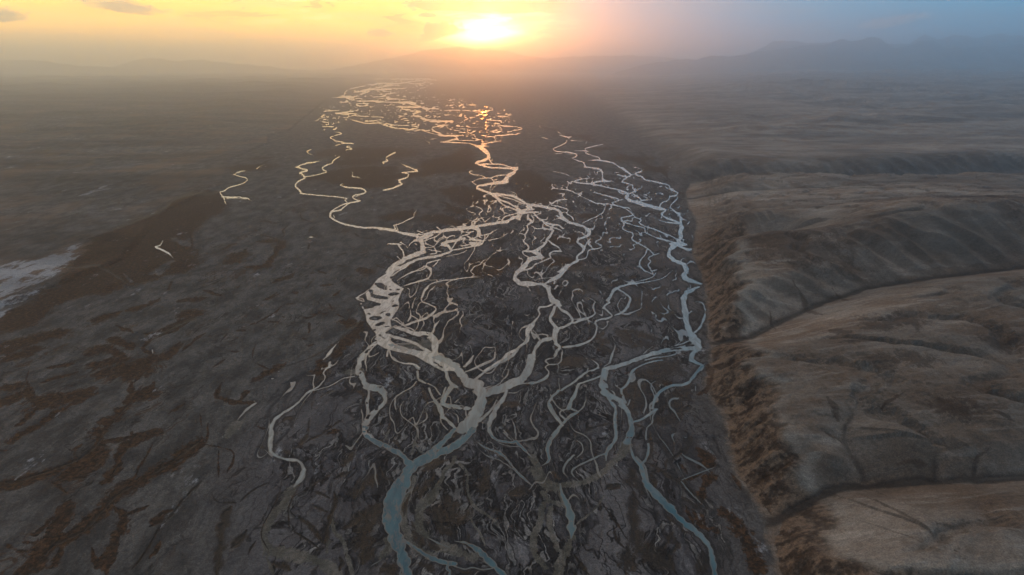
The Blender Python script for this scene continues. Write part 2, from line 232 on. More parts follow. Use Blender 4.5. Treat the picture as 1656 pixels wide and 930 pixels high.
W 11 1110,60 1070,130 1070,180 1020,230 1010,320,18 1030,370,20 1030,450,22 1000,520 970,550;11 370,320 440,370 450,440 400,490;14 640,460 480,530 370,590 360,640 420,700;18 370,470 300,550 280,620 330,680;8 1540,390 1641,490;8 1641,570 1450,640 1330,690;10 1320,700 1400,800 1470,870 1530,930
N 8 170,300 160,330;8 1015,340 1025,360;9 970,600 980,620
S 90 830,380 800,460;40 780,490 700,550 640,620 520,690 430,720 240,740;60 0,480 60,600 100,700 180,740;40 240,740 260,830 300,930;6 370,315 480,275 600,260
K 50 1400,40 1280,120 1080,190;36 1330,0 1130,60;22 1360,260 1410,330 1380,400 1260,500 1190,540 1185,620;70 900,600 880,680 940,760;30 1160,330 1200,450;16 450,260 560,230 690,190;20 330,250 380,290;20 1050,260 1050,450 1020,530;30 1030,540 1120,600 1300,700 1450,830;40 980,700 960,850;40 700,790 780,740;30 1060,640 1100,760;14 880,190 1000,230;30 200,640 250,680
B 60 1480,420 1560,520 1480,580;30 1330,560 1370,640;50 1600,620 1520,760 1500,900;20 1400,700 1500,640
@ 1104 620 3 0
B 40 190,600 300,750 380,900;26 80,60 110,20;16 240,440 280,520;50 330,800 360,930
@ 860 760 5.47 0.65
W 34 250,120 270,220,40 320,320,50 350,450,70 350,600,84;54 1000,100 1080,200,60 1200,320,56 1330,450,50 1480,570,50 1570,680,40 1600,800,44 1620,930,44
S 84 350,600 310,730 250,850 230,930;90 30,0 100,100 180,160;40 100,200 150,280 300,310;50 100,300 70,480 20,600 30,750 130,880;40 170,330 160,500 230,720;14 640,240 550,360 400,480
K 60 900,200 900,400 920,600,90 980,720 1100,790 1230,880;40 1250,560 1200,660 1130,720 1130,850;40 1280,600 1280,680 1230,760 1210,880;80 850,700 850,850 840,930;18 720,500 750,620 820,700;14 650,350 750,480 840,620;26 380,760 440,850 500,930;44 1480,800 1460,930;50 1500,720 1540,850 1500,930;24 1110,0 1300,110 1470,250 1540,300;18 1300,220 1400,290 1500,350;80 880,0 920,100;40 640,180 760,140;16 1180,400 1300,500 1420,580
B 50 1640,50 1530,110 1500,250;26 1360,320 1430,480;44 1430,360 1560,550;30 1340,90 1450,60;30 1600,520 1640,560
@ 380 590 5.47 0.3
W 16 850,0 780,70,10 800,110,10 740,190,12 650,240,16 600,290 530,360 420,430,20 350,490,34 320,560,38 320,620,38 310,740,34 340,790,26 430,830,26 560,850,26 600,900,30 610,930,34
W 7 1060,100 960,120 870,170 800,200 680,230;12 260,750 330,810;18 180,340 100,400 20,490;6 165,315 175,325;6 325,120 335,125;5 385,60 395,55
K 26 660,500 640,600 590,700 520,750;18 850,560 760,620 620,700;12 980,465 850,560;14 560,480 460,480 400,520;12 340,760 440,770 540,820;8 680,330 680,400;10 740,300 850,230;36 1110,230 1140,280;50 1050,780 960,900;14 200,725 260,740;26 840,70 780,110 720,160;9 360,540 440,500
B 18 200,550 250,570;20 830,610 880,600;80 790,10 760,60
S 60 20,520 -60,640
@ 340 760 5.47 0.4
W 34 830,0 800,80,50 740,150,46
S 60 740,150 680,240,70 640,330,80 570,400,80 520,500,70 480,580,60 490,650,60 540,730;90 540,730 700,760 900,800 1050,870 1120,930;26 500,790 530,850 560,930;34 1090,330 1080,440 1100,550 1180,650 1230,830 1260,930;40 1050,640 1030,740
K 50 180,330 130,450 100,600 70,930;14 250,300 380,190 550,110;10 20,210 60,290 240,300;9 640,70 600,250 480,480 455,600 520,720;9 800,120 700,330 700,530;14 860,170 1100,20;24 1060,260 900,190;24 1090,90 1250,20;30 1100,200 1110,300 1040,500 1020,680;26 900,320 1030,380;30 780,410 900,520 1000,660;10 720,540 860,630 980,720;60 560,820 700,900;60 1200,520 1400,380;70 1300,700 1400,560;60 1300,560 1480,440;40 330,540 200,700;14 400,640 330,760;60 1440,700 1340,830;40 1150,780 1160,900;40 1540,840 1500,930
@ 340 430 5.47 0
W 8 1140,670 1090,720,16 1040,790,30 1000,830,34;24 1060,850 1050,900
B 30 1220,480 1220,540;60 1290,590 1150,740 1080,830;40 980,840 970,920;10 340,540 450,490 570,420 650,350 780,340;12 540,160 720,100 750,60;10 850,200 900,140;14 790,455 900,460 970,400;14 880,520 880,590;14 500,310 620,245;10 90,680 150,600;9 160,690 250,640;14 400,690 370,820;12 400,870 500,910 600,920 670,860;36 740,240 750,250;14 640,455 650,460;10 530,500 590,500;10 1000,430 1020,430;10 1000,180 1080,170;12 1100,270 1150,220;12 1050,340 1080,390;14 1110,430 1200,470;20 930,40 1020,75;14 200,765 230,765;10 250,580 300,580;14 30,900 130,830;14 90,270 0,230;10 1160,150 1200,110;12 820,650 840,660;10 360,390 440,340;10 420,470 430,440;14 880,715 910,700;14 240,200 260,180
K 8 600,915 880,820 1140,660 1360,460;16 1190,580 1270,530
@ 0 310 3 0
W 9 790,237 780,257 755,268 780,280 815,297,10 845,325,4;4 620,462 624,464;5 738,765 742,785;4 1318,908 1325,908
Q 20 1070,0 960,0 860,45 790,80 770,110 640,155 530,210 440,240 410,310 360,350 300,440 240,480 120,550 0,605 0,690 160,655 230,600 400,550 500,510 620,460 750,430 800,410 900,400 960,350 920,240 980,150 1060,110 1100,80
A 30 430,240 350,270 300,300 200,340 100,350 -20,400 -20,620 70,540 200,470 300,400 330,370 380,300
A 14 380,30 460,0 520,-20 440,20
G 30 745,400 790,370 830,340 770,400;30 300,560 420,520;26 840,230 900,260;16 600,400 640,440
K 8 1070,0 860,40 770,105 530,205;8 200,370 360,380 480,370 560,410 620,450
B 18 980,580 900,630 820,670 740,710 700,760 740,790 730,830 680,890 650,930;26 960,590 870,610;14 780,520 700,560 620,580;16 1000,520 930,530 870,530;18 580,585 520,610 450,630;34 320,680 230,700 100,740 0,780;26 180,760 100,800 0,830;34 540,710 600,740 650,770;26 430,790 520,770 600,810 540,830 440,850;50 740,800 650,860 520,880;26 880,730 830,780 760,830;10 1000,690 930,740 880,780;10 350,840 230,860;12 380,880 200,930;12 140,870 130,920;10 830,440 820,480;12 990,480 1070,510;10 1420,400 1330,440;10 1350,490 1280,530;12 1500,600 1560,590;14 1500,640 1500,690;16 1380,840 1300,880 1220,930;10 850,300 960,290 900,370;10 920,200 930,270 850,280;14 650,690 560,650;10 910,640 820,690 700,690
K 7 970,600 820,672 740,712
@ 0 620 3 0
B 30 740,0 720,50 650,80 600,130 540,190 490,250 480,300 440,350 330,400 200,450 0,510;26 640,0 640,70;16 470,50 380,90 270,150 200,200 90,260 0,340;34 450,40 300,80 200,100 150,60 130,0;34 120,50 0,100;34 0,30 100,20;20 180,130 90,210;54 480,330 400,400 300,460;16 250,480 330,540;13 740,230 620,270 500,290;26 780,240 690,270 600,330 560,420 500,500;34 970,280 850,370 730,450 640,500 550,560 480,640 400,710 250,800 200,860 140,930;12 1000,300 900,370 800,430 660,490;12 650,470 700,370 740,300;54 330,580 310,640 250,760 200,850;14 280,640 150,760 80,840;36 560,600 600,660 570,740 540,830 520,930;12 620,640 720,600;22 450,800 470,880 530,900;36 300,800 260,900;30 830,620 730,700;8 1060,330 1060,460;8 1000,300 1120,330 1130,380 1100,440;15 1240,100 1120,90 1050,60 1080,0;22 1200,40 1160,90;8 970,150 980,220;9 1010,200 1000,290 950,260;20 780,770 730,860;18 60,770 20,830;14 900,100 820,150;10 640,240 640,250;14 400,300 350,330;24 500,840 470,900;20 420,660 400,700
K 8 640,90 540,200 480,290 380,370 200,440 0,500;10 640,500 550,560 480,640 400,720 250,800 150,930;8 980,480 900,560 830,650 770,720 710,820 640,910;8 970,280 850,370 730,450;7 580,390 540,450
@ 1104 620 3 0 34
B 50 1240,110 1300,150 1380,200;16 700,200 780,220;24 570,330 620,360;30 700,380 760,400;14 1060,310 1200,320;14 1420,330 1490,300;8 1360,705 1365,708;8 1325,800 1330,802;30 700,60 760,150;12 960,110 1090,55;14 1500,180 1600,220
@ 1104 310 3 0 40
B 80 450,270 560,300 640,330;14 540,400 600,450 690,530;12 740,400 830,470;12 430,490 470,550;16 240,540 300,600 380,640;16 240,390 230,430;40 900,660 1100,640 1150,720;50 950,820 1200,840;12 860,800 950,800;14 760,720 900,720;60 1200,90 1400,130 1650,190;20 720,640 830,680;60 1500,780 1600,760
"""

def parse():
    tile = None; out = []
    for line in TRACE.strip().splitlines():
        p = line.split(None, 1)
        if p[0] == '@':
            a = p[1].split(); tile = tuple(float(v) for v in a) + ((0.0,) if len(a) < 5 else ()); continue
        for chain in p[1].split(';'):
            t = chain.split(); w = float(t[0]); pts = []
            for q in t[1:]:
                v = [float(s) for s in q.split(',')]
                if len(v) == 3: w = v[2]
                pts.append((tile[0] + v[0] / tile[2], tile[1] + v[1] / tile[2], w / tile[2]))
            out.append((p[0], np.array(pts), tile[3], tile[4]))
    return out

def smooth(pts, step=2.5):
    n = len(pts)
    if n == 2 and np.hypot(*(pts[1, :2] - pts[0, :2])) < 2: return pts
    P = np.vstack([2 * pts[0] - pts[1], pts, 2 * pts[-1] - pts[-2]])
    out = []
    for i in range(1, n):
        a, b, c, d = P[i - 1], P[i], P[i + 1], P[i + 2]
        k = max(1, int(np.hypot(*(c[:2] - b[:2])) / step))
        t = (np.arange(k) / k)[:, None]
        out.append(0.5 * ((2 * b) + (c - a) * t + (2 * a - 5 * b + 4 * c - d) * t ** 2 + (3 * b - a - 3 * c + d) * t ** 3))
    out.append(pts[-1:])
    o = np.vstack(out); o[:, 2] = np.maximum(o[:, 2], 0.5)
    return o

def to_ground(s, z=0.0):
    """screen polyline with apparent widths -> ground polyline with widths in metres"""
    x, y = ground(s[:, 0], s[:, 1], z)
    tx, ty = np.gradient(s[:, 0]), np.gradient(s[:, 1])
    l = np.hypot(tx, ty) + 1e-9; nx, ny = -ty / l, tx / l
    e = 0.05
    gx, gy = ground(s[:, 0] + nx * e, s[:, 1] + ny * e, z)
    gtx, gty = np.gradient(x), np.gradient(y); gl = np.hypot(gtx, gty) + 1e-9
    per = np.abs((gx - x) * -gty / gl + (gy - y) * gtx / gl) / e
    return np.stack([x, y, np.maximum(s[:, 2] * per, 0.4)], 1)

# ------------------------------------------------------------------ ground grid: fine near, coarse far
py_rows = np.arange(1085, 112, -1.05)
ys = ground(828, py_rows)[1]
ys = np.concatenate([[-2500, -900, -300, 0, 120, 200, 250], ys[ys > 262], [42000, 50000, 60000]])
ys = np.unique(ys)
us = np.concatenate([np.linspace(-1.5, -0.84, 40), np.linspace(-0.83, 0.83, 1560), np.linspace(0.84, 1.5, 40)])
nr, nc = len(ys), len(us)
CS = np.maximum(ys, 280.0)
Y = np.repeat(ys[:, None], nc, 1)
X = us[None, :] * CS[:, None]
CELL = np.repeat((CS * 0.00107)[:, None], nc, 1)
CELLY = np.repeat(np.gradient(ys)[:, None], nc, 1)

def window(x0, x1, y0, y1):
    r0 = np.searchsorted(ys, y0); r1 = np.searchsorted(ys, y1)
    if r1 <= r0: return None
    c = CS[r0:r1]; lo = min(x0 / c.min(), x0 / c.max()); hi = max(x1 / c.min(), x1 / c.max())
    c0 = max(0, np.searchsorted(us, lo) - 1); c1 = min(nc, np.searchsorted(us, hi) + 1)
    if c1 <= c0: return None
    return slice(r0, r1), slice(c0, c1)

def stamp_line(field, g, margin, mode, tint=None, val=0.0):
    """mode 'sdf': keep min signed distance; 'mask': keep max of 0.5 - sd/w"""
    for i in range(len(g) - 1):
        x0, y0, w0 = g[i]; x1, y1, w1 = g[i + 1]
        wm = max(w0, w1); m = margin(0.5 * (y0 + y1), wm)
        s = window(min(x0, x1) - m, max(x0, x1) + m, min(y0, y1) - m, max(y0, y1) + m)
        if s is None: continue
        xx, yy = X[s], Y[s]
        dx, dy = x1 - x0, y1 - y0; L = dx * dx + dy * dy + 1e-9
        t = np.clip(((xx - x0) * dx + (yy - y0) * dy) / L, 0, 1)
        d = np.hypot(xx - x0 - t * dx, yy - y0 - t * dy)
        w = w0 + t * (w1 - w0)
        if mode == 'sdf':
            sd = d - w * 0.5
            if tint is not None:
                up = sd < field[s]; tt = tint[s]; tt[up] = val; tint[s] = tt
            field[s] = np.minimum(field[s], sd)
        else:
            field[s] = np.maximum(field[s], 1.0 - d / w)

def poly_sd(g, s):
    xx, yy = X[s], Y[s]
    inside = np.zeros(xx.shape, bool); dm = np.full(xx.shape, 1e9)
    n = len(g)
    for i in range(n):
        x0, y0 = g[i, :2]; x1, y1 = g[(i + 1) % n, :2]
        dx, dy = x1 - x0, y1 - y0; L = dx * dx + dy * dy + 1e-9
        t = np.clip(((xx - x0) * dx + (yy - y0) * dy) / L, 0, 1)
        dm = np.minimum(dm, np.hypot(xx - x0 - t * dx, yy - y0 - t * dy))
        if abs(dy) > 1e-9:
            c = ((y0 > yy) != (y1 > yy)) & (xx < dx * (yy - y0) / dy + x0)
            inside ^= c
    return np.where(inside, -dm, dm)

BIG = 400.0
sdf = np.full((nr, nc), BIG)
teal = np.zeros((nr, nc))
moss = np.zeros((nr, nc)); black = np.zeros((nr, nc)); silt = np.zeros((nr, nc)); salt = np.zeros((nr, nc)); grey = np.zeros((nr, nc))
wm_margin = lambda y, w: w * 0.5 + max(14.0, 0.03 * y)
mk_margin = lambda y, w: w * 1.02
islands = []
ALL = parse()
WP = np.vstack([np.column_stack([smooth(p_), np.full(len(smooth(p_)), i_)]) for i_, (k_, p_, _, _) in enumerate(ALL) if k_ == 'W'])
for ci, (kind, pts, tl, tz) in enumerate(ALL):
    if kind in 'PQA':
        x, y = ground(pts[:, 0], pts[:, 1]); g = np.stack([x, y], 1)
        w = {'P': 30.0, 'Q': 0.03 * y.mean() + 5, 'A': 0.03 * y.mean() + 5}[kind]
        s = window(x.min() - w, x.max() + w, y.min() - w, y.max() + w)
        sd = poly_sd(g, s)
        if kind == 'P':
            up = sd < sdf[s]; tt = teal[s]; tt[up] = tl; teal[s] = tt
            sdf[s] = np.minimum(sdf[s], sd)
        else:
            fld = moss if kind == 'Q' else salt
            fld[s] = np.maximum(fld[s], np.clip(0.5 - sd / w, 0, 1))
        continue
    s = smooth(pts)
    if kind == 'W':
        s = s.copy(); s[:, 2] *= 1 - 0.15 * (1 - sstep(200, 300, s[:, 1])) - 0.12 * (1 - sstep(300, 480, s[:, 1]))
        k = np.arange(len(s))
        s[:, 2] *= 1 + 0.45 * perlin(k * 0.33, k * 0 + pts[0, 0] * 0.37, 2)
        s[:, 0] += 0.7 * perlin(k * 0.4, k * 0 + pts[0, 1] * 0.31, 5); s[:, 1] += 0.45 * perlin(k * 0.4, k * 0 + pts[0, 1] * 0.31, 9)
        n_ = len(s); r_ = pts[0, 2] * 0.5 + 4
        if n_ > 4:
            for e_, kk in ((0, k), (-1, n_ - 1 - k)):
                dd_ = np.hypot(WP[:, 0] - pts[e_, 0], WP[:, 1] - pts[e_, 1])
                if not np.any((dd_ < r_ + WP[:, 2] * 0.5) & (WP[:, 3] != ci)) and 5 < pts[e_, 1] < 925:
                    s[:, 2] *= 0.25 + 0.75 * sstep(0, 7, kk)
    g = to_ground(s)
    if kind == 'W':
        g[:, 2] = np.maximum(g[:, 2], 0.0009 * np.maximum(g[:, 1], 300))
        stamp_line(sdf, g, wm_margin, 'sdf', teal, tl)
    elif kind == 'N':
        g[:, 2] *= 1.4; islands.append(g)
    elif kind in 'BK':
        n_ = len(s); k = np.arange(n_)
        s = s.copy(); amp = np.minimum(s[:, 2] * 0.45, 4)
        s[:, 0] += amp * perlin(k * 0.22, k * 0 + pts[0, 0] * 0.71, 14); s[:, 1] += amp * 0.6 * perlin(k * 0.22, k * 0 + pts[0, 1] * 0.53, 15)
        s[:, 2] *= (1 + 0.6 * perlin(k * 0.16, k * 0 + pts[0, 1] * 0.91, 16)) * (0.35 + 0.65 * sstep(0, 5, k) * sstep(0, 5, n_ - 1 - k) if n_ > 6 else 1)
        s[:, 2] *= 1.25
        g = to_ground(s, tz); stamp_line(moss if kind == 'B' else black, g, mk_margin, 'mask')
    elif kind == 'S': stamp_line(silt, g, mk_margin, 'mask')
    elif kind == 'G': stamp_line(grey, g, mk_margin, 'mask')
isl = np.full((nr, nc), BIG)
for g in islands: stamp_line(isl, g, wm_margin, 'sdf')
moss = np.clip(moss - 0.9 * np.clip(grey, 0, 1), 0, 1)

# how braided (bare, striped) the ground is
bx = [(330, 930), (350, 800), (395, 690), (440, 620), (560, 560), (600, 470), (640, 380), (760, 330), (800, 280), (880, 300), (960, 270), (1100, 290), (1140, 420), (1160, 640), (1240, 930), (1300, 1100), (250, 1100)]
b = np.array(bx, float); bxx, byy = ground(b[:, 0], b[:, 1])
bsd = poly_sd(np.stack([bxx, byy], 1), (slice(0, nr), slice(0, nc)))
braid = sstep(-30, 40, -bsd + 25 * fbm(X / 60, Y / 150, 111, 3))
BR = sstep(0, 25, -bsd)
UU = X / np.maximum(Y, 100.0)
bars2 = np.maximum(sstep(0.07, 0.20, UU + 0.06 * fbm(X / 80, Y / 200, 113, 3)), sstep(0.20, 0.32, -UU + 0.08 * fbm(X / 80, Y / 200, 114, 3)) * (1 - sstep(700, 1000, Y)))
bars2 = np.clip(bars2, 0, 1) * (1 - 0.5 * sstep(900, 1500, Y))

# ragged banks and small gravel bars inside the wide channels
FAR = np.clip(Y / 900.0, 0.35, 6)
YL = np.repeat(np.cumsum(np.gradient(ys) / np.clip(ys / 900.0, 0.35, 6))[:, None], nc, 1)   # along-flow coordinate that keeps the noise the same apparent size
XL = X / FAR
rag = fbm(XL / 5, YL / 14, 21, 4, 0.6)
sdf = np.maximum(sdf + rag * 1.1 * FAR * np.clip(0.25 + np.maximum(-sdf, 0) / 4, 0.25, 1.2), -(isl + rag * 3.2 * FAR))
bars = fbm(XL / 7 + 1.2 * rag, YL / 38, 33, 3, 0.55)
sdf = np.where(sdf < 0, np.maximum(sdf, (bars - 0.56) * 16 * FAR * (1 - 0.75 * sstep(0.75, 1.0, teal))), sdf)
# hair-thin side threads feeding the main channels
wx = X + 14 * fbm(X / 45, Y / 110, 44, 3); wy = Y + 22 * fbm(X / 45, Y / 110, 45, 3)
thr = np.abs(fbm(wx / 26, wy / 120, 46, 2)) * 22 - np.maximum(0.40, 0.00060 * Y)
gate = sstep(-0.12, 0.12, perlin(X / 70, Y / 200, 47) + 0.25 * (1 - np.clip(sdf / 40, 0, 1)) - 0.05)
gate = gate * (1 - sstep(25, 75, sdf)) * sstep(300, 480, Y) * (1 - sstep(2200, 3000, Y)) * BR
thr = np.where(gate > 0.35, thr + (1 - gate) * 0.8, BIG)
sdf = np.minimum(sdf, np.maximum(thr, -3))
# the far reach is a dense web of glinting threads
fx = [(505, 192), (545, 150), (600, 124), (710, 126), (700, 148), (830, 176), (852, 212), (800, 240), (650, 214), (560, 196), (520, 232)]
f_ = np.array(fx, float); fgx, fgy = ground(f_[:, 0], f_[:, 1])
fsd = poly_sd(np.stack([fgx, fgy], 1), (slice(0, nr), slice(0, nc)))
wv1 = fbm(XL / 16, YL / 9, 48, 3)
fn = np.abs(fbm(XL / 11 + 0.6 * wv1, YL / 5.5 + 0.5 * wv1, 49, 2)) * 11 * FAR - 0.95 * FAR
fg = perlin(XL / 30, YL / 12, 39) + 0.35 * sstep(-60, -900, fsd)
fn = np.where((fsd < -30) & (fg > -0.12), fn, BIG)
sdf = np.minimum(sdf, np.maximum(fn, -20))
# the far braids break up into glints
brk = perlin(XL / 13, YL / 11, 40) + 0.8 * perlin(XL / 5, YL / 5, 41)
sdf = sdf + sstep(1900, 3600, Y) * np.maximum(brk - 0.38, 0) * 7 * FAR
teal = np.clip(teal + 0.25 * fbm(X / 25, Y / 90, 12, 2), 0, 1)

# ------------------------------------------------------------------ relief
def line_dist(g, mask_idx, zvals=None):
    """distance, arc length and interpolated z of nearest point for the flat index set"""
    xx, yy = X.ravel()[mask_idx], Y.ravel()[mask_idx]
    best = np.full(xx.shape, 1e12); arc = np.zeros(xx.shape); zz = np.zeros(xx.shape); side = np.zeros(xx.shape)
    a0 = 0.0
    for i in range(len(g) - 1):
        x0, y0 = g[i, :2]; x1, y1 = g[i + 1, :2]; dx, dy = x1 - x0, y1 - y0; L = dx * dx + dy * dy
        t = np.clip(((xx - x0) * dx + (yy - y0) * dy) / L, 0, 1)
        d = np.hypot(xx - x0 - t * dx, yy - y0 - t * dy)
        up = d < best; best[up] = d[up]; arc[up] = a0 + t[up] * math.sqrt(L)
        if zvals is not None: zz[up] = (zvals[i] + t * (zvals[i + 1] - zvals[i]))[up]
        side[up] = np.sign(dx * (yy - y0) - dy * (xx - x0))[up]
        a0 += math.sqrt(L)
    return best, arc, zz, side

slope = np.minimum(0.14, 0.14 * 420.0 / np.maximum(Y, 420))
lim = np.maximum(0.5, CELLY * slope * 1.5)
Z = np.clip(sdf * slope, -lim, lim)
dry = sstep(4, 30, sdf) * np.clip(1200 / np.maximum(Y, 1), 0.15, 1)
Z = Z + dry * (0.9 * fbm(X / 30, Y / 95, 50, 4) + 0.5) - 0.5 * sstep(0.45, 0.8, black) * dry - 0.3 * sstep(0.4, 0.8, moss) * dry

# the left terrace: a low scarp where the plain steps up
lt = np.array([(-400, 640), (-120, 560), (0, 500), (70, 478), (133, 450), (205, 420), (225, 398), (262, 346), (300, 330), (340, 312), (368, 300), (378, 285), (374, 262), (400, 248), (438, 232), (436, 220), (470, 212), (488, 195), (505, 182), (530, 160), (555, 142), (560, 134), (610, 128), (700, 124)], float)
lx, ly = ground(lt[:, 0], lt[:, 1])
lpoly = np.stack([np.append(lx, [lx[-1], -90000, -90000]), np.append(ly, [60000, 60000, ly[0]])], 1)
lsd = poly_sd(lpoly, (slice(0, nr), slice(0, nc)))
left = sstep(0, 16, -lsd + 5 * fbm(X / 30, Y / 60, 61, 3))
Z = Z + left * (1 - sstep(4000, 8000, Y)) * (3.5 + 1.6 * fbm(X / 90, Y / 140, 62, 4))
dune = sstep(900, 2600, Y) * sstep(60, 700, -lsd)
Z = Z + dune * np.clip(Y / 4000, 0.3, 2.2) * (30 * fbm(X / 1300, Y / 330, 63, 4) + 16 * (1 - np.abs(perlin(X / 900, Y / 210, 64))) )

# the right-hand upland
toe = np.array([(1300, 1100), (1262, 960), (1250, 920), (1236, 870), (1236, 845), (1214, 808), (1186, 772), (1176, 725), (1167, 675), (1148, 650), (1136, 620), (1146, 590), (1146, 560), (1142, 520), (1140, 480), (1134, 445), (1118, 412), (1122, 385), (1126, 360), (1112, 335), (1108, 312), (1116, 297), (1160, 291), (1260, 289), (1400, 290), (1560, 288), (1700, 284), (1950, 280)], float)
tx, ty = ground(toe[:, 0], toe[:, 1])
tpoly = np.stack([np.append(tx, [tx[-1] + 1500, tx[-1] + 1500]), np.append(ty, [ty[-1], ty[0]])], 1)
tsd = poly_sd(tpoly, (slice(0, nr), slice(0, nc)))
idx = np.nonzero(((tsd < 40) & (Y > 0)).ravel())[0]
xi, yi = X.ravel()[idx], Y.ravel()[idx]
d_raw, arc, _, _ = line_dist(np.stack([tx, ty], 1), idx)
dt = -tsd.ravel()[idx]
cw = 44 + 17 * perlin(arc / 46, arc * 0, 69) + 9 * perlin(arc / 17, arc * 0, 67) + 70 * sstep(850, 1350, yi)
rib = 1 - np.abs(perlin(arc / 19 + 0.8 * perlin(xi / 25, yi / 25, 71), dt / 70, 72)) * 2
rib2 = 1 - np.abs(perlin(arc / 7 + 0.6 * perlin(xi / 12, yi / 12, 70), dt / 30, 73)) * 2
rough = fbm(xi / 14, yi / 14, 77, 4, 0.6)
dd = dt + 3.5 * fbm(xi / 18, yi / 18, 74, 4)
wall = np.clip(dd / cw, 0, 1)
prof = np.clip(0.40 * wall + 0.60 * sstep(0.10, 1.0, wall), 0, 1)
rim = 29 + 5 * perlin(arc / 160, arc * 0, 75)
cliff = prof * (1 - prof) * 4
P = prof * rim + cliff * (rib * 3.0 * (0.6 + 0.8 * perlin(arc / 55, dt / 80, 68)) + rib2 * 0.45 + rough * 5.5)
P = P + np.clip(dt - cw * 0.8, 0, 520) * 0.085 * (1 - 0.5 * sstep(1000, 1500, yi))
P = P + 34 * np.exp(-((xi - 640) / 420) ** 2 - ((yi - 1090) / 190) ** 2) * prof
P = P + prof * (9 * fbm(xi / 150, yi / 150, 76, 5, 0.55) + 1.6 * rough * sstep(20, 60, dt))
vl = np.abs(perlin(xi / 120 + 0.10 * rough, yi / 100, 121) + 0.22 * perlin(xi / 45, yi / 45, 122))
P = P - prof * sstep(30, 100, dt) * (5.5 * np.exp(-(vl / 0.11) ** 2) - 1.5)
# dry gullies cut into it
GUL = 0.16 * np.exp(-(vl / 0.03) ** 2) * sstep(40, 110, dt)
def cut(P, px, zb, k_far, k_near, rb, seed, gw=1.5):
    global GUL
    g = np.array(px, float)
    gx, gy = ground(g[:, 0], g[:, 1], np.array(zb, float))
    d, a, z, side = line_dist(np.stack([gx, gy], 1), idx, zb)
    d_ = d; L_ = a.max() + 1e-6
    d = np.maximum(0, d - 2.0 + 3 * fbm(xi / 20, yi / 20, seed, 3))
    if gw > 0: GUL = np.maximum(GUL, np.exp(-(d / (gw * (1 + 0.002 * yi))) ** 2) if gw > 1 else 0.8 * np.exp(-((d_ + 1.2 * fbm(xi / 9, yi / 9, 120, 3)) / (2.6 * (1 - 0.8 * a / L_) + 0.3)) ** 2) * (1 - sstep(0.45, 1.0, a / L_)))
    ribs = 1 - np.abs(perlin(a / rb + d / (rb * 4), d / (rb * 6), seed + 1)) * 2
    k = np.where(side > 0, k_far, k_near) * (1 + 0.0 * ribs)
    wl = z + k * d + ribs * np.minimum(d, 60) * 0.19 * (side > 0)
    h = np.clip(0.5 + 0.5 * (wl - P) / 9.0, 0, 1)
    return wl * (1 - h) + P * h - 9.0 * h * (1 - h)
P = cut(P, [(1142, 556), (1180, 553), (1215, 546), (1260, 522), (1330, 491), (1400, 468), (1500, 452), (1656, 434), (1900, 420)], [0.5, 2, 4, 8, 13, 18, 24, 32, 42], 0.40, 0.36, 42, 81)
P = cut(P, [(1234, 848), (1262, 838), (1300, 816), (1340, 796), (1370, 787), (1420, 783), (1460, 780), (1560, 777), (1656, 774), (1800, 768)], [0.5, 2, 5, 8, 10, 12, 14, 18, 21, 26], 0.58, 0.36, 26, 85)
P = cut(P, [(1398, 778), (1382, 745), (1364, 712), (1366, 690), (1380, 668), (1368, 645), (1350, 615)], [10, 17, 23, 27, 31, 35, 39], 0.36, 0.36, 16, 89, 0.45)
P = cut(P, [(1512, 774), (1512, 740), (1516, 714)], [17, 26, 33], 0.5, 0.5, 16, 90, 0.3)
P = cut(P, [(1576, 774), (1578, 745), (1590, 722)], [20, 28, 34], 0.5, 0.5, 16, 91, 0.3)
P = cut(P, [(1112, 402), (1160, 392), (1200, 384), (1260, 377)], [4, 18, 27, 36], 0.35, 0.35, 30, 92, 0.0)
P = cut(P, [(1108, 352), (1150, 345), (1230, 340), (1330, 335)], [3, 14, 26, 36], 0.32, 0.32, 30, 93, 0.0)
P = cut(P, [(1110, 320), (1180, 313), (1300, 306), (1420, 303)], [3, 12, 22, 30], 0.3, 0.3, 36, 94)
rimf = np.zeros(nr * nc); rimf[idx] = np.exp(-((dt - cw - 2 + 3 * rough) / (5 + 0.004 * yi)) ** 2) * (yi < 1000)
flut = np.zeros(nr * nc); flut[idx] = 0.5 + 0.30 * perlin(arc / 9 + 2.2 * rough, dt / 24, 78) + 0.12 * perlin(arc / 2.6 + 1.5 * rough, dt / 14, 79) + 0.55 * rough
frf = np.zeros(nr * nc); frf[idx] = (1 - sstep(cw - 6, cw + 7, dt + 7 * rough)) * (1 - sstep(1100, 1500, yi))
gulf = np.zeros(nr * nc); gulf[idx] = GUL
zf = Z.ravel().copy()
zf[idx] = np.where(dt > -6, np.maximum(zf[idx], np.where(dt > 0, P, -10)), zf[idx])
Z = zf.reshape(nr, nc)

# terraces and low ridges further back on the right
sc_px = np.array([(1080, 290), (1120, 287), (1180, 291), (1260, 290), (1330, 289), (1420, 285), (1520, 279), (1656, 272), (1900, 262)], float)
sx, sy = ground(sc_px[:, 0], sc_px[:, 1], 8)
yline = np.interp(X, sx, sy, left=sy[0], right=sy[-1])
d2 = Y - yline
inx = sstep(sx[0] + 10, sx[0] + 170, X - 0.06 * (Y - 1800))
r3 = 1 - np.abs(perlin((X + 0.35 * d2) / 55 + 0.4 * perlin(X / 90, Y / 90, 95), d2 / 400, 96)) * 2
up = sstep(0, 1, np.clip((d2 + 14 * r3 * sstep(0, 40, d2)) / 150, 0, 1))
Z = Z + inx * up * (44 + 10 * perlin(X / 400, Y / 900, 97)) * (1 - 0.55 * sstep(260, 800, d2)) + inx * 5 * r3 * up * (1 - up) * 4 * 0.6
rz = sstep(1900, 3600, Y) * sstep(0.12, 0.42, X / np.maximum(Y, 1))
yw = Y + 120 * perlin(X / 900, Y / 900, 98)
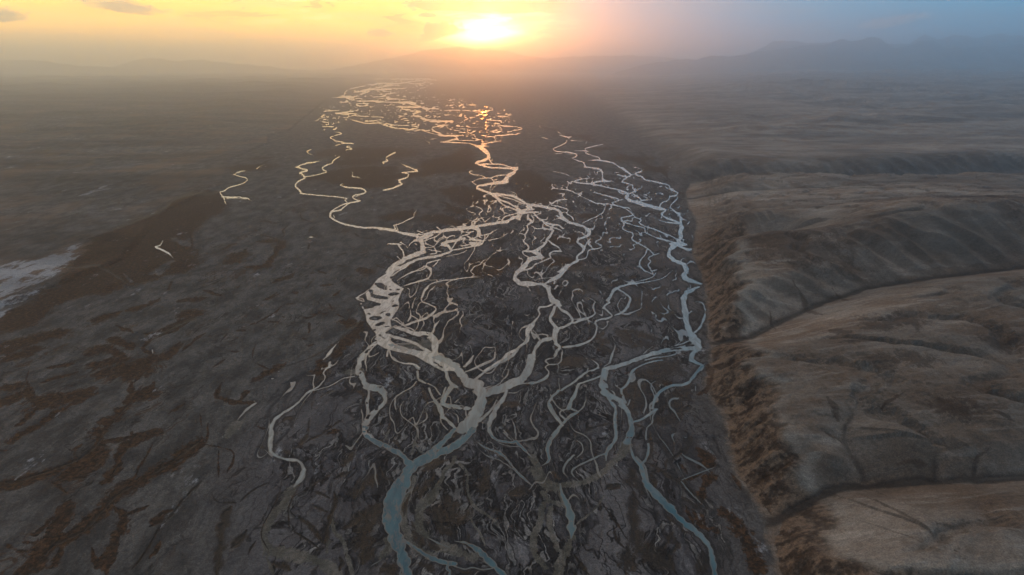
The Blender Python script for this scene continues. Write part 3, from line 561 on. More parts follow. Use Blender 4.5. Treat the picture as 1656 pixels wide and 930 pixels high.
rd = 1 - np.abs(fbm(X / 1150 + 0.5 * perlin(X / 700, Y / 700, 102), yw / 430, 99, 6, 0.55)) * 2.2
Z = Z + rz * np.clip(Y / 5000, 0.3, 2.4) * (44 * rd + 22 * sstep(4000, 9000, Y))
# a flat-topped dark ridge and a mound standing out of the right-hand plain
for (px0, px1, pyy, hh, ww) in ((1140, 1480, 156, 70, 260), (1250, 1400, 124, 110, 420), (1430, 1640, 131, 90, 380), (1300, 1560, 212, 30, 120), (1150, 1420, 228, 26, 110)):
    xa, yb = ground((px0 + px1) / 2, pyy); hw = (px1 - px0) / 2 / F * yb
    Z = Z + hh * np.exp(-((X - xa) / hw) ** 4) * np.exp(-((Y - yb - ww - 0.12 * (X - xa)) / ww) ** 2) * (0.75 + 0.5 * fbm(X / (ww * 1.2), Y / ww, 101, 4))

# keep everything that is not river above the water level
Z = np.where((sdf > 0) & (Z < 0.03), 0.03 * np.clip(sdf, 0, 1), Z)
gz_y = np.gradient(Z, axis=0) / np.maximum(np.gradient(Y, axis=0), 1e-3)
gz_x = np.gradient(Z, axis=1) / np.maximum(np.gradient(X, axis=1), 1e-3)
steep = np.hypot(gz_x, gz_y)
hill = sstep(-2, 6, -tsd + 4 * fbm(X / 9, Y / 9, 110, 3)) * (Y > 0)
upland = np.maximum(hill, sstep(0, 120, d2) * inx)
upland = np.maximum(upland, rz)
front = hill * frf.reshape(nr, nc)
# ------------------------------------------------------------------ mesh building
def grid_faces(mask=None):
    a = (np.arange(nr - 1)[:, None] * nc + np.arange(nc - 1)[None, :])
    f = np.stack([a, a + 1, a + nc + 1, a + nc], -1)
    return (f[mask] if mask is not None else f.reshape(-1, 4)).reshape(-1, 4)

def make_mesh(name, verts, faces, attrs, mat):
    me = bpy.data.meshes.new(name)
    me.vertices.add(len(verts)); me.vertices.foreach_set('co', np.ascontiguousarray(verts, np.float32).ravel())
    n = len(faces); k = faces.shape[1]
    me.loops.add(n * k); me.loops.foreach_set('vertex_index', np.ascontiguousarray(faces, np.int32).ravel())
    me.polygons.add(n); me.polygons.foreach_set('loop_start', np.arange(0, n * k, k, dtype=np.int32))
    me.update(calc_edges=True)
    me.polygons.foreach_set('use_smooth', np.ones(n, bool))
    for an, av in attrs.items():
        at = me.attributes.new(an, 'FLOAT', 'POINT'); at.data.foreach_set('value', np.ascontiguousarray(av, np.float32).ravel())
    me.materials.append(mat); me.validate()
    o = bpy.data.objects.new(name, me); col.objects.link(o)
    return o

# ------------------------------------------------------------------ node helpers
class NT:
    def __init__(s, nt): s.nt = nt
    def n(s, t, **kw):
        nd = s.nt.nodes.new(t)
        for k, v in kw.items(): setattr(nd, k, v)
        return nd
    def put(s, sock, v):
        if isinstance(v, bpy.types.NodeSocket): s.nt.links.new(v, sock)
        elif v is not None: sock.default_value = v
    def math(s, op, a, b=None, c=None, clamp=False):
        nd = s.n('ShaderNodeMath', operation=op, use_clamp=clamp)
        for i, v in enumerate((a, b, c)):
            if v is not None: s.put(nd.inputs[i], v)
        return nd.outputs[0]
    def mul(s, a, b): return s.math('MULTIPLY', a, b)
    def add(s, a, b): return s.math('ADD', a, b)
    def sub(s, a, b): return s.math('SUBTRACT', a, b)
    def step(s, x, a, b, o0=0.0, o1=1.0):
        nd = s.n('ShaderNodeMapRange', interpolation_type='SMOOTHSTEP')
        s.put(nd.inputs[0], x); s.put(nd.inputs[1], a); s.put(nd.inputs[2], b); s.put(nd.inputs[3], o0); s.put(nd.inputs[4], o1)
        return nd.outputs[0]
    def mix(s, f, a, b, bt='MIX'):
        nd = s.n('ShaderNodeMix', data_type='RGBA', blend_type=bt)
        s.put(nd.inputs[0], f); s.put(nd.inputs[6], a if not isinstance(a, tuple) else a + (1,)); s.put(nd.inputs[7], b if not isinstance(b, tuple) else b + (1,))
        return nd.outputs[2]
    def noise(s, vec, scale, detail=4, rough=0.55, dist=0.0, col=False):
        nd = s.n('ShaderNodeTexNoise'); s.put(nd.inputs['Vector'], vec)
        nd.inputs['Scale'].default_value = scale; nd.inputs['Detail'].default_value = detail
        nd.inputs['Roughness'].default_value = rough; nd.inputs['Distortion'].default_value = dist
        return nd.outputs['Color' if col else 'Fac']
    def attr(s, name): return s.n('ShaderNodeAttribute', attribute_name=name).outputs['Fac']
    def vscale(s, vec, v):
        nd = s.n('ShaderNodeVectorMath', operation='MULTIPLY'); s.put(nd.inputs[0], vec); nd.inputs[1].default_value = v; return nd.outputs[0]
    def vadd(s, a, b):
        nd = s.n('ShaderNodeVectorMath', operation='ADD'); s.put(nd.inputs[0], a); s.put(nd.inputs[1], b); return nd.outputs[0]

def new_mat(name):
    m = bpy.data.materials.new(name); m.use_nodes = True
    t = NT(m.node_tree); bs = m.node_tree.nodes['Principled BSDF']
    return m, t, bs

def ground_mat():
    m, t, bs = new_mat('river_plain')
    P = t.n('ShaderNodeTexCoord').outputs['Object']
    P = t.vscale(P, (1, 1, 0.6))
    moss, black, silt, salt = t.attr('moss'), t.attr('black'), t.attr('silt'), t.attr('salt')
    hill, front, braid, wd, left = t.attr('upland'), t.attr('front'), t.attr('braid'), t.attr('sdf'), t.attr('left')
    steep = t.attr('steep')
    # flow-stretched, warped coordinates: channels run along y
    wv = t.n('ShaderNodeVectorMath', operation='SUBTRACT'); t.put(wv.inputs[0], t.noise(P, 0.012, 3, 0.5, col=True)); wv.inputs[1].default_value = (0.5, 0.5, 0.5)
    W = t.vadd(P, t.vscale(wv.outputs[0], (55, 95, 0)))
    wv2 = t.n('ShaderNodeVectorMath', operation='SUBTRACT'); t.put(wv2.inputs[0], t.noise(P, 0.05, 3, 0.55, col=True)); wv2.inputs[1].default_value = (0.5, 0.5, 0.5)
    W2 = t.vadd(W, t.vscale(wv2.outputs[0], (15, 30, 0)))
    S1 = t.vscale(W2, (1, 0.26, 1)); S2 = t.vscale(W, (1, 0.36, 1))
    big = t.noise(S2, 0.03, 6, 0.6)
    streak = t.noise(S1, 0.085, 8, 0.62)
    fine = t.noise(t.vscale(W2, (1, 0.5, 1)), 0.35, 6, 0.65)
    grit = t.noise(P, 1.1, 5, 0.7)
    patch = t.noise(t.vscale(P, (1, 0.45, 1)), 0.045, 7, 0.62)
    # plain gravel and thin grass
    c = t.mix(t.step(patch, 0.36, 0.66), (0.050, 0.048, 0.046), (0.116, 0.110, 0.104))
    c = t.mix(t.mul(t.step(streak, 0.55, 0.72), 0.55), c, (0.165, 0.150, 0.135))
    c = t.mix(t.mul(t.step(fine, 0.30, 0.46, 1, 0), 0.55), c, (0.032, 0.030, 0.029))
    pv_ = t.noise(t.vscale(W2, (1, 0.30, 1)), 0.030, 4, 0.55)
    pg_ = t.noise(t.vscale(P, (1, 0.5, 1)), 0.013, 4, 0.6)
    c = t.mix(t.mul(t.step(t.math('ABSOLUTE', t.sub(pv_, 0.5)), 0.002, 0.013, 0.85, 0), t.step(pg_, 0.44, 0.58)), c, (0.026, 0.021, 0.017))
    c = t.mix(t.mul(t.step(t.math('ABSOLUTE', t.sub(pv_, 0.56)), 0.004, 0.022, 0.8, 0), t.step(pg_, 0.50, 0.60)), c, (0.060, 0.034, 0.019))
    c = t.mix(t.mul(t.step(t.math('ABSOLUTE', t.sub(streak, 0.46)), 0.003, 0.014, 0.6, 0), t.step(patch, 0.42, 0.60)), c, (0.17, 0.155, 0.142))
    # scattered brown tint over the terrace
    tb = t.noise(t.vscale(P, (1, 0.55, 1)), 0.006, 7, 0.62)
    c = t.mix(t.mul(left, t.step(tb, 0.47, 0.64, 0, 0.8)), c, (0.150, 0.098, 0.064))
    c = t.mix(t.mul(left, t.step(t.noise(P, 0.016, 7, 0.65), 0.56, 0.66, 0, 0.5)), c, (0.052, 0.045, 0.04))
    # bare braid plain: dark sand, pale silt swirls, black wet threads
    b = t.mix(t.step(big, 0.40, 0.60), (0.030, 0.029, 0.031), (0.086, 0.082, 0.088))
    b = t.mix(t.mul(t.step(streak, 0.50, 0.63), t.step(patch, 0.36, 0.58)), b, (0.185, 0.178, 0.182))
    b = t.mix(t.mul(t.step(fine, 0.56, 0.70), t.step(patch, 0.44, 0.62, 0, 0.8)), b, (0.36, 0.35, 0.355))
    vein = t.math('ABSOLUTE', t.sub(streak, 0.5))
    b = t.mix(t.mul(t.step(vein, 0.008, 0.040, 1, 0), t.step(big, 0.36, 0.56, 1, 0.25)), b, (0.011, 0.010, 0.010))
    vein2 = t.math('ABSOLUTE', t.sub(big, 0.5))
    b = t.mix(t.step(vein2, 0.004, 0.022, 0.85, 0), b, (0.012, 0.010, 0.010))
    b = t.mix(t.mul(t.step(fine, 0.32, 0.44, 1, 0), t.step(streak, 0.44, 0.54, 1, 0)), b, (0.010, 0.008, 0.008))
    th = t.noise(t.vscale(W2, (1, 0.20, 1)), 0.036, 3, 0.5)
    ta = t.math('ABSOLUTE', t.sub(th, 0.47)); tb_ = t.math('ABSOLUTE', t.sub(th, 0.58))
    tl_ = t.math('MINIMUM', ta, tb_)
    b = t.mix(t.step(tl_, 0.014, 0.028, 0.85, 0), b, (0.014, 0.012, 0.012))
    b = t.mix(t.mul(t.step(tl_, 0.004, 0.014, 1, 0), t.step(t.noise(S2, 0.02, 4, 0.6), 0.38, 0.52, 0.0, 0.9)), b, t.mix(t.step(fine, 0.35, 0.65), (0.15, 0.144, 0.138), (0.28, 0.27, 0.26)))
    th2 = t.noise(t.vscale(W, (1, 0.24, 1)), 0.10, 3, 0.5)
    b = t.mix(t.mul(t.step(t.math('ABSOLUTE', t.sub(th2, 0.5)), 0.008, 0.026, 1, 0), t.step(t.noise(S2, 0.026, 4, 0.6), 0.46, 0.58, 0.0, 0.7)), b, (0.19, 0.185, 0.18))
    bar = t.noise(t.vscale(W, (1, 0.42, 1)), 0.022, 5, 0.55)
    bt = t.sub(0.575, t.mul(t.attr('bars'), 0.125))
    bcol = t.mix(t.step(t.noise(S2, 0.018, 5, 0.6), 0.36, 0.64), (0.072, 0.067, 0.070), (0.140, 0.133, 0.136))
    bcol = t.mix(t.mul(t.step(streak, 0.54, 0.66), 0.5), bcol, (0.165, 0.158, 0.158))
    sp_ = t.mul(t.step(t.noise(P, 0.42, 3, 0.6), 0.60, 0.66), t.step(t.noise(S2, 0.03, 4, 0.6), 0.50, 0.62))
    bcol = t.mix(t.mul(sp_, 0.9), bcol, (0.012, 0.010, 0.009))
    b = t.mix(t.step(t.sub(bar, bt), -0.012, 0.014, 0, 0.92), b, bcol)
    tc_ = t.math('MINIMUM', t.math('ABSOLUTE', t.sub(th, 0.525)), t.math('ABSOLUTE', t.sub(th, 0.43)))
    b = t.mix(t.mul(t.step(tc_, 0.003, 0.014, 0.9, 0), t.step(t.noise(S2, 0.017, 4, 0.6), 0.40, 0.56, 0.15, 1.0)), b, (0.012, 0.010, 0.009))
    b = t.mix(t.mul(t.step(t.math('ABSOLUTE', t.sub(th2, 0.44)), 0.004, 0.016, 0.8, 0), t.step(t.noise(S2, 0.021, 4, 0.6), 0.48, 0.58)), b, (0.014, 0.012, 0.011))
    be = t.math('ABSOLUTE', t.sub(bar, t.add(bt, 0.004)))
    b = t.mix(t.mul(t.step(be, 0.003, 0.014, 1, 0), t.step(fine, 0.35, 0.55, 0.9, 0.4)), b, (0.010, 0.009, 0.009))
    c = t.mix(t.mul(braid, t.sub(1.0, hill)), c, b)
    # wet dark margin beside water
    c = t.mix(t.mul(t.step(wd, 0.0, 5.0, 1, 0), t.mul(0.75, t.sub(1.0, hill))), c, (0.030, 0.028, 0.029))
    # traced veins
    jit = t.add(t.mul(t.sub(streak, 0.5), 1.3), t.add(t.mul(t.sub(fine, 0.5), 1.5), t.mul(t.sub(patch, 0.5), 1.0)))
    jit2 = t.add(t.mul(t.sub(streak, 0.5), 2.0), t.add(t.mul(t.sub(grit, 0.5), 2.4), t.mul(t.sub(fine, 0.5), 1.2)))
    gate = lambda m_, j_: t.add(m_, t.mul(j_, t.math('MULTIPLY', m_, 3.0, clamp=True)))
    sm = t.step(gate(silt, jit), 0.34, 0.50)
    c = t.mix(t.mul(sm, 0.9), c, t.mix(t.step(streak, 0.4, 0.6), (0.088, 0.083, 0.068), (0.150, 0.138, 0.120)))
    mm = t.step(gate(moss, jit), 0.34, 0.56)
    mc = t.mix(t.step(fine, 0.35, 0.65), (0.040, 0.021, 0.010), (0.100, 0.053, 0.026))
    mc = t.mix(t.step(t.noise(P, 0.22, 6, 0.72), 0.42, 0.60), mc, (0.022, 0.015, 0.010))
    c = t.mix(t.mul(mm, 0.92), c, mc)
    kk = t.step(gate(black, jit2), 0.40, 0.54)
    c = t.mix(t.mul(kk, t.mix(hill, (0.95,) * 3, (0.35,) * 3)), c, t.mix(t.step(fine, 0.4, 0.6), (0.013, 0.011, 0.010), (0.030, 0.022, 0.015)))
    ss = t.step(t.add(salt, t.mul(t.sub(t.noise(t.vscale(P, (1, 0.4, 1)), 0.035, 8, 0.72), 0.5), 4.5)), 0.50, 0.86)
    c = t.mix(t.mul(ss, 0.9), c, (0.30, 0.31, 0.33))
    # upland: dry grass over grey-brown soil, streaked down the slope
    hs = t.noise(t.vscale(P, (0.25, 1, 0.25)), 0.075, 8, 0.66, 0.6)
    hp = t.noise(P, 0.011, 7, 0.62)
    h = t.mix(t.step(hp, 0.40, 0.62), (0.225, 0.190, 0.160), (0.160, 0.114, 0.083))
    h = t.mix(t.step(hs, 0.50, 0.64, 0, 0.7), h, (0.285, 0.252, 0.22))
    h = t.mix(t.step(t.noise(P, 0.028, 8, 0.7), 0.55, 0.66, 0, 0.38), h, (0.075, 0.053, 0.039))
    h = t.mix(t.step(t.noise(P, 0.32, 6, 0.72), 0.60, 0.68, 0, 0.32), h, (0.42, 0.39, 0.35))
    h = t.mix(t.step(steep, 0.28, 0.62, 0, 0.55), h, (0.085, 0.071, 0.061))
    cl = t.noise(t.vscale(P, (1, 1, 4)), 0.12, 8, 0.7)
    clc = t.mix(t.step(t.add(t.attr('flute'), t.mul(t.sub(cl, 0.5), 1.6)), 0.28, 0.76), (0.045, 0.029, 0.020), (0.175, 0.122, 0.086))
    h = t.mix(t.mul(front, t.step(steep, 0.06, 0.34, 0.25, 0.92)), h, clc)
    hm = t.step(gate(moss, jit), 0.40, 0.75)
    h = t.mix(t.mul(hm, 0.7), h, (0.066, 0.043, 0.030))
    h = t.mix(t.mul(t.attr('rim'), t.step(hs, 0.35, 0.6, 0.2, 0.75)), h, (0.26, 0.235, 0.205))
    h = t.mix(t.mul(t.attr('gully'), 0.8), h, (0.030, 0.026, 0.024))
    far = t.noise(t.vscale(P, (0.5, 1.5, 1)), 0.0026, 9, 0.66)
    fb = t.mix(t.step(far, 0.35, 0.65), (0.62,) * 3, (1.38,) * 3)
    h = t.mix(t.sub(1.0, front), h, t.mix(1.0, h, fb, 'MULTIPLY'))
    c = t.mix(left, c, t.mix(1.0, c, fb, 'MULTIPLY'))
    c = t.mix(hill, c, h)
    # grain
    g = t.mul(t.step(grit, 0.28, 0.72, 0.62, 1.38), t.step(t.noise(P, 0.28, 5, 0.7), 0.3, 0.7, 0.8, 1.2))
    gc = t.n('ShaderNodeCombineColor'); [t.put(gc.inputs[i], g) for i in range(3)]
    c = t.mix(1.0, c, gc.outputs[0], 'MULTIPLY')
    t.put(bs.inputs['Base Color'], c)
    t.put(bs.inputs['Roughness'], t.mix(t.mul(kk, t.sub(1.0, hill)), (0.95,) * 3, (0.6,) * 3))
    bs.inputs['Specular IOR Level'].default_value = 0.2
    bp = t.n('ShaderNodeBump'); bp.inputs['Strength'].default_value = 0.9; bp.inputs['Distance'].default_value = 1.0
    t.put(bp.inputs['Height'], t.add(t.mul(fine, 1.6), t.add(t.mul(grit, 0.6), t.mul(t.mul(hs, hill), 3.0))))
    t.put(bs.inputs['Normal'], bp.outputs[0])
    return m

def water_mat():
    m, t, bs = new_mat('silty_river_water')
    P = t.n('ShaderNodeTexCoord').outputs['Object']
    teal, dep = t.attr('teal'), t.attr('sdf')
    st = t.noise(t.vscale(P, (1, 0.22, 1)), 0.16, 6, 0.6, 0.8)
    milky = t.mix(t.step(st, 0.38, 0.62), (0.225, 0.232, 0.218), (0.40, 0.412, 0.392))
    green = t.mix(t.step(st, 0.38, 0.62), (0.010, 0.082, 0.122), (0.026, 0.118, 0.160))
    c = t.mix(t.step(t.add(teal, t.mul(t.sub(st, 0.5), 0.5)), 0.1, 0.8), milky, green)  # teal-to-milky tint by reach: body colour plus view-dependent reflection painted in
    # shallow edges carry sand
    c = t.mix(t.step(dep, -1.2, 0.0, 0, 0.7), c, (0.150, 0.135, 0.122))
    t.put(bs.inputs['Base Color'], c)
    bs.inputs['Roughness'].default_value = 0.10
    bs.inputs['IOR'].default_value = 1.333
    bp = t.n('ShaderNodeBump'); bp.inputs['Strength'].default_value = 0.25; bp.inputs['Distance'].default_value = 0.25
    t.put(bp.inputs['Height'], t.noise(P, 0.55, 4, 0.6, 0.5)); t.put(bs.inputs['Normal'], bp.outputs[0])
    return m

g = make_mesh('ground', np.stack([X, Y, Z], -1).reshape(-1, 3), grid_faces(),
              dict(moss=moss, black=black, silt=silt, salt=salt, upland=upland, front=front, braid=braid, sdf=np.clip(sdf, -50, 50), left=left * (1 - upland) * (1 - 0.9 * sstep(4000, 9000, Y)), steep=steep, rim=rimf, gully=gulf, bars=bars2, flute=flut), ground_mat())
g['kind'] = 'structure'; g['label'] = 'dark gravel plain with brown mossy veins and grey-brown eroded upland'

near = np.minimum(np.minimum(sdf[:-1, :-1], sdf[1:, :-1]), np.minimum(sdf[:-1, 1:], sdf[1:, 1:])) < 0
near &= (Y[:-1, :-1] > 150)
wf = grid_faces(near)
used, inv = np.unique(wf, return_inverse=True)
wv_ = np.stack([X.ravel()[used], Y.ravel()[used], np.zeros(len(used))], -1)
r = make_mesh('river', wv_, inv.reshape(-1, 4), dict(teal=teal.ravel()[used], sdf=np.clip(sdf, -50, 50).ravel()[used]), water_mat())
r['kind'] = 'structure'; r['label'] = 'braided silty river splitting into many shining channels'

# ------------------------------------------------------------------ distant mountains: real ridges with depth
def mountain_mat():
    m, t, bs = new_mat('bare_mountain_rock')
    P = t.n('ShaderNodeTexCoord').outputs['Object']
    n = t.noise(P, 0.004, 8, 0.65)
    t.put(bs.inputs['Base Color'], t.mix(t.step(n, 0.35, 0.65), (0.06, 0.052, 0.046), (0.105, 0.092, 0.080)))
    bs.inputs['Roughness'].default_value = 1.0; bs.inputs['Specular IOR Level'].default_value = 0.1
    return m
MM = mountain_mat()

def mountain(name, label, sil, dist, depth, seed):
    s = np.array(sil, float)
    u = (s[:, 0] - 828) / F
    z = H + (HORIZON - s[:, 1]) / F * dist * CT * CT
    n, k = 420, 60
    uu = np.linspace(u[0], u[-1], n); zz = np.interp(uu, u, z) + dist * (0.0016 * perlin(uu * 38, uu * 0, seed) + 0.0009 * perlin(uu * 95, uu * 0, seed + 1))
    tt = np.linspace(-1, 1, k)
    A, T = np.meshgrid(uu, tt)
    ZP = np.repeat(zz[None], k, 0)
    yy = dist + T * depth; xx = A * yy * CT
    rid = 1 - np.abs(fbm(xx / 700 + 0.3 * T, yy / 900, seed, 5, 0.55)) * 2
    fade = sstep(0, 0.06, (A - u[0]) / (u[-1] - u[0])) * sstep(0, 0.06, (u[-1] - A) / (u[-1] - u[0]))
    prof = np.clip(1 - np.abs(T), 0, 1) ** 0.9
    off = np.clip(1 - np.abs(T) * 2.2, 0, 1)
    zh = ZP * (prof * (0.72 + 0.28 * rid) * (1 - off) + off * (0.985 + 0.03 * rid)) * fade - 25
    v = np.stack([xx, yy, zh], -1).reshape(-1, 3)
    a = (np.arange(k - 1)[:, None] * n + np.arange(n - 1)[None])
    f = np.stack([a, a + 1, a + n + 1, a + n], -1).reshape(-1, 4)
    o = make_mesh(name, v, f, {}, MM)
    o['kind'] = 'structure'; o['label'] = label
    return o

mountain('mountain', 'blue hazy mountain ridge with rounded peaks on the right horizon', [(960, 122), (1060, 100), (1150, 91), (1197, 87), (1227, 82), (1260, 79), (1311, 72), (1335, 69), (1357, 64), (1371, 67), (1385, 64), (1399, 59), (1417, 63), (1445, 78), (1481, 67), (1504, 66), (1521, 76), (1554, 76), (1600, 74), (1700, 70), (1900, 80)], 20000, 2400, 201)
mountain('mountain', 'paler mountain range behind the nearer blue ridge on the right', [(1080, 130), (1180, 94), (1222, 80), (1244, 68), (1271, 66), (1311, 70), (1380, 66), (1440, 70), (1464, 70), (1487, 57), (1511, 62), (1537, 56), (1571, 62), (1590, 58), (1609, 53), (1624, 57), (1654, 58), (1720, 52), (1900, 66)], 24000, 2200, 211)
mountain('mountain', 'long dark hill crest standing under the setting sun', [(430, 125), (560, 107), (610, 97), (650, 90), (685, 81), (720, 77), (744, 75), (769, 79), (800, 81), (819, 82), (842, 88), (885, 93), (952, 90), (1019, 88), (1072, 92), (1200, 100), (1500, 125)], 28000, 2600, 221)
mountain('mountain', 'faint low hazy hill at the left edge of the horizon', [(-500, 118), (-200, 106), (-60, 99), (0, 98), (43, 96), (63, 97), (100, 102), (133, 105), (220, 112), (420, 128)], 25000, 2000, 231)
mountain('mountain', 'faint flat-topped hill on the left horizon below yellow sky', [(60, 125), (150, 110), (200, 103), (217, 98), (230, 94), (267, 94), (287, 97), (333, 97), (380, 102), (480, 112), (600, 125)], 27000, 2000, 241)

# ------------------------------------------------------------------ sun, sky
SUN_AZ, SUN_EL = math.atan2((783 - 828) / F, 1.0), R(2.25)
sd_ = np.array([math.sin(SUN_AZ) * math.cos(SUN_EL), math.cos(SUN_AZ) * math.cos(SUN_EL), math.sin(SUN_EL)])
sun = bpy.data.lights.new('sun', 'SUN'); sun.energy = 1.0; sun.angle = R(0.5); sun.color = (1.0, 0.27, 0.03)
so = bpy.data.objects.new('sun', sun); col.objects.link(so)
from mathutils import Vector
so.rotation_euler = Vector(sd_).to_track_quat('Z', 'Y').to_euler()

w = bpy.data.worlds.new('World'); scene.world = w; w.use_nodes = True
t = NT(w.node_tree); bg = w.node_tree.nodes['Background']
sky = t.n('ShaderNodeTexSky', sky_type='NISHITA'); sky.sun_disc = False
sky.sun_elevation = SUN_EL; sky.sun_rotation = SUN_AZ; sky.dust_density = 3.0
D = t.n('ShaderNodeTexCoord').outputs['Generated']
sep = t.n('ShaderNodeSeparateXYZ'); t.put(sep.inputs[0], D)
dx, dy, dz = sep.outputs
el = t.mul(t.math('ARCSINE', dz), 180 / math.pi)
az = t.mul(t.math('ARCTAN2', dx, dy), 180 / math.pi)
dot = t.n('ShaderNodeVectorMath', operation='DOT_PRODUCT'); t.put(dot.inputs[0], D); dot.inputs[1].default_value = tuple(sd_)
thd = t.mul(t.math('ARCCOSINE', t.math('MINIMUM', dot.outputs['Value'], 0.9999999)), 180 / math.pi)

def ramp(fac, stops):
    nd = t.n('ShaderNodeValToRGB'); e = nd.color_ramp.elements
    while len(e) < len(stops): e.new(0.5)
    for k, (p, c) in zip(e, stops): k.position = p; k.color = c + (1,)
    t.put(nd.inputs[0], fac); return nd.outputs[0]
elf = t.math('POWER', t.math('MAXIMUM', t.math('DIVIDE', el, 90.0), 0.0), 0.5)     # 0..1, fine near the horizon
q = lambda d: math.sqrt(d / 90.0)
warm = ramp(elf, [(0, (5.0, 1.6, 0.0)), (q(2), (6.0, 2.5, 0.0)), (q(4), (3.0, 1.75, 0.0)), (q(7), (1.75, 1.32, 0.45)), (q(14), (1.24, 1.24, 1.26)), (q(30), (0.46, 0.49, 0.54)), (q(60), (0.33, 0.335, 0.345)), (1.0, (0.29, 0.295, 0.305))])
cool = ramp(elf, [(0, (0.02, 0.50, 0.92)), (q(5), (0.05, 0.42, 0.68)), (q(14), (0.24, 0.54, 0.84)), (q(30), (0.30, 0.38, 0.46)), (q(60), (0.32, 0.33, 0.345)), (1.0, (0.29, 0.295, 0.305))])
edge = t.add(az, t.mul(el, -0.5))
wm = t.mul(t.step(edge, -14.0, 4.0, 1, 0), t.step(az, -110.0, -50.0))
skyc = t.mix(wm, cool, warm)
# thin high cloud in long strips
cv = t.n('ShaderNodeCombineXYZ'); t.put(cv.inputs[0], t.mul(az, 0.10)); t.put(cv.inputs[1], t.mul(el, 0.75))
cn = t.noise(cv.outputs[0], 1.0, 6, 0.6, 0.4)
skyc = t.mix(t.step(cn, 0.45, 0.66, 0, 0.35), skyc, t.mix(wm, (0.30, 0.38, 0.46), (1.25, 0.98, 0.62)))
# the sun shines through ragged cloud: a blurred, slightly flattened patch of light
eu = t.sub(az, SUN_AZ * 180 / math.pi); ev = t.sub(el, 1.95)
cn2 = t.noise(cv.outputs[0], 3.2, 5, 0.6, 0.6)
ru = t.math('SQRT', t.add(t.math('POWER', t.math('DIVIDE', t.add(eu, t.mul(ev, -0.5)), 1.9), 2.0), t.math('POWER', t.math('DIVIDE', ev, 0.85), 2.0)))
ru = t.mul(ru, t.step(cn2, 0.30, 0.70, 0.8, 1.25))
cg = t.n('ShaderNodeCombineXYZ'); t.put(cg.inputs[0], t.mul(az, 0.16)); t.put(cg.inputs[1], t.add(t.mul(el, 0.95), t.mul(az, 0.03)))
cn3 = t.noise(cg.outputs[0], 1.3, 7, 0.62, 0.9)
win = t.mul(t.mul(t.step(el, 2.2, 3.4), t.step(az, -34.0, -8.0, 0.25, 1.0)), wm)
skyc = t.mix(t.mul(t.step(cn3, 0.50, 0.60), t.mul(win, 0.85)), skyc, (1.3, 0.42, 0.03))
skyc = t.mix(t.mul(t.step(cn3, 0.44, 0.40), t.mul(win, 0.6)), skyc, (4.4, 2.9, 0.8))
glow = t.math('EXPONENT', t.mul(t.math('POWER', ru, 1.5), -1.0))
halo = t.math('EXPONENT', t.mul(thd, -1 / 2.7))
def scaled(c, f):
    cc = t.n('ShaderNodeCombineColor'); [t.put(cc.inputs[i], t.mul(f, c[i])) for i in range(3)]; return cc.outputs[0]
skyc = t.mix(1.0, skyc, scaled((60.0, 44.0, 22.0), glow), 'ADD')
skyc = t.mix(1.0, skyc, scaled((2.2, 0.72, 0.0), halo), 'ADD')
t.put(bg.inputs['Color'], sky.outputs[0]); bg.inputs['Strength'].default_value = 0.015
bg2 = t.n('ShaderNodeBackground'); t.put(bg2.inputs['Color'], skyc); bg2.inputs['Strength'].default_value = 1.0
ad = t.n('ShaderNodeAddShader'); t.put(ad.inputs[0], bg.outputs[0]); t.put(ad.inputs[1], bg2.outputs[0])
w.node_tree.links.new(ad.outputs[0], w.node_tree.nodes['World Output'].inputs['Surface'])

# ------------------------------------------------------------------ haze
def haze():
    x, y0, y1, z0, z1 = 92000, -2600, 61000, -60, 1390
    v = np.array([(sx * x, yy, zz) for zz in (z0, z1) for yy in (y0, y1) for sx in (-1, 1)], float)
    f = np.array([(0, 2, 3, 1), (4, 5, 7, 6), (0, 1, 5, 4), (2, 6, 7, 3), (0, 4, 6, 2), (1, 3, 7, 5)])
    m = bpy.data.materials.new('evening_haze'); m.use_nodes = True; nt = m.node_tree
    nt.nodes.remove(nt.nodes['Principled BSDF'])
    pv = nt.nodes.new('ShaderNodeVolumePrincipled')
    pv.inputs['Color'].default_value = (0.84, 0.91, 0.99, 1); pv.inputs['Density'].default_value = 1.08e-4; pv.inputs['Anisotropy'].default_value = 0.89
    nt.links.new(pv.outputs[0], nt.nodes['Material Output'].inputs['Volume'])
    o = make_mesh('haze', v, f, {}, m); o.data.polygons.foreach_set('use_smooth', np.zeros(6, bool))
    o['kind'] = 'stuff'; o['label'] = 'evening haze lying over the whole plain'
haze()

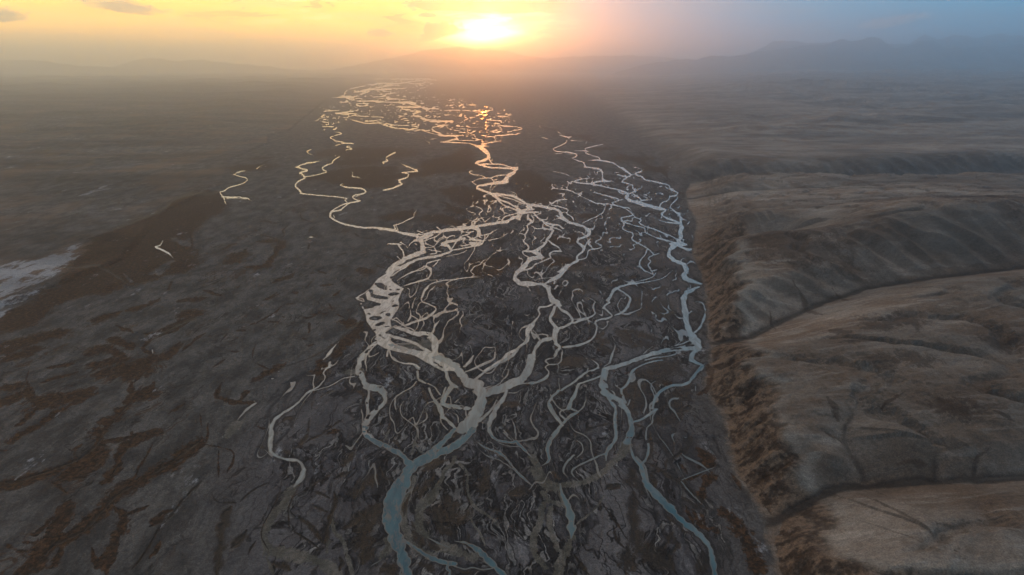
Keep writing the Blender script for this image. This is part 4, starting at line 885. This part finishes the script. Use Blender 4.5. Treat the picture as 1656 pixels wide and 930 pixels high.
# ------------------------------------------------------------------ clouds: soft bodies hanging above the haze
def cloud(label, px, py, wpx, hpx, dist, dens, seed, group=None, tilt=0.0, albedo=0.98):
    a, f, d = ray(px, py); k = dist / f
    c = np.array([a * k, f * k, H + d * k])
    rx, rz = wpx * 0.66 / F * dist, hpx * 0.66 / F * dist; ry = min(rx, 700)
    bm = bmesh.new(); bmesh.ops.create_icosphere(bm, subdivisions=4, radius=1.0)
    for v in bm.verts:
        p = v.co.copy()
        n = noise.noise(p * 1.6 + Vector((seed * 3.1, 0, 0))) * 0.55 + noise.noise(p * 3.7 + Vector((0, seed * 2.3, 0))) * 0.25
        v.co = p * (1 + n)
        if v.co.z < -0.35: v.co.z = -0.35 + (v.co.z + 0.35) * 0.35
    bmesh.ops.scale(bm, vec=(rx, ry, rz), verts=bm.verts)
    me = bpy.data.meshes.new('cloud'); bm.to_mesh(me); bm.free()
    m = bpy.data.materials.new('cloud_vapour'); m.use_nodes = True; nt = m.node_tree; nt.nodes.remove(nt.nodes['Principled BSDF'])
    q_ = NT(nt); pv = nt.nodes.new('ShaderNodeVolumePrincipled')
    G = q_.n('ShaderNodeTexCoord').outputs['Object']
    U = q_.vscale(G, (1 / rx, 1 / ry, 1 / rz))
    ln = q_.n('ShaderNodeVectorMath', operation='LENGTH'); q_.put(ln.inputs[0], U)
    n1 = q_.noise(q_.vscale(G, (1.0, 1.0, 2.6)), 1 / (rx * 0.30), 6, 0.62, 0.8)
    body = q_.math('SUBTRACT', q_.math('ADD', 1.0, q_.mul(q_.sub(n1, 0.5), 4.2)), ln.outputs['Value'])
    q_.put(pv.inputs['Density'], q_.mul(q_.step(body, 0.0, 0.65), dens))
    pv.inputs['Color'].default_value = (albedo,) * 3 + (1,); pv.inputs['Anisotropy'].default_value = 0.5
    nt.links.new(pv.outputs[0], nt.nodes['Material Output'].inputs['Volume'])
    me.materials.append(m)
    o = bpy.data.objects.new('cloud', me); col.objects.link(o)
    o.location = c; o.rotation_euler = (0, R(tilt), 0)
    o['label'] = label; o['category'] = 'cloud'; o['group'] = 'small clouds in the sunset sky'

cloud('long dark cloud strip at the top edge just left above the sun', 712, 8, 96, 20, 20000, 0.009, 1, albedo=0.62)
cloud('tiny dark cloud below the long dark cloud strip', 693, 25, 26, 7, 24000, 0.012, 2, albedo=0.62)
cloud('dark orange cloud touching the left side of the sun', 712, 51, 52, 26, 34000, 0.012, 3, tilt=-14, albedo=0.6)
cloud('small flat cloud in the yellow sky well left of the sun', 614, 54, 34, 11, 34000, 0.006, 4, albedo=0.75)
cloud('broad orange cloud at the top edge right above the sun', 845, 11, 130, 24, 21000, 0.003, 5, albedo=0.8)
cloud('pale wispy cloud at the top left with a bright tip', 196, 11, 100, 20, 20000, 0.003, 6, tilt=8, albedo=0.92)
cloud('brownish cloud cut by the left edge of the picture', 2, 26, 60, 20, 23000, 0.004, 7, albedo=0.8)
cloud('pale blue-grey cloud above the right mountains', 1438, 37, 82, 18, 27000, 0.0022, 8, tilt=-10)

# ------------------------------------------------------------------ camera, render settings
cam = bpy.data.cameras.new('camera'); cam.sensor_width = 36.0; cam.lens = 36.0 * F / 1656.0
cam.clip_start = 1.0; cam.clip_end = 400000.0
co = bpy.data.objects.new('camera', cam); col.objects.link(co)
co.location = (0, 0, H); co.rotation_euler = (math.pi / 2 - TH, 0, 0)
scene.camera = co
scene.view_settings.view_transform = 'Standard'; scene.view_settings.look = 'None'
scene.view_settings.exposure = 0.04; scene.view_settings.gamma = 1.0
scene.cycles.use_denoising = True
scene.cycles.use_adaptive_sampling = False
scene.cycles.volume_bounces = 2
scene.cycles.max_bounces = 5
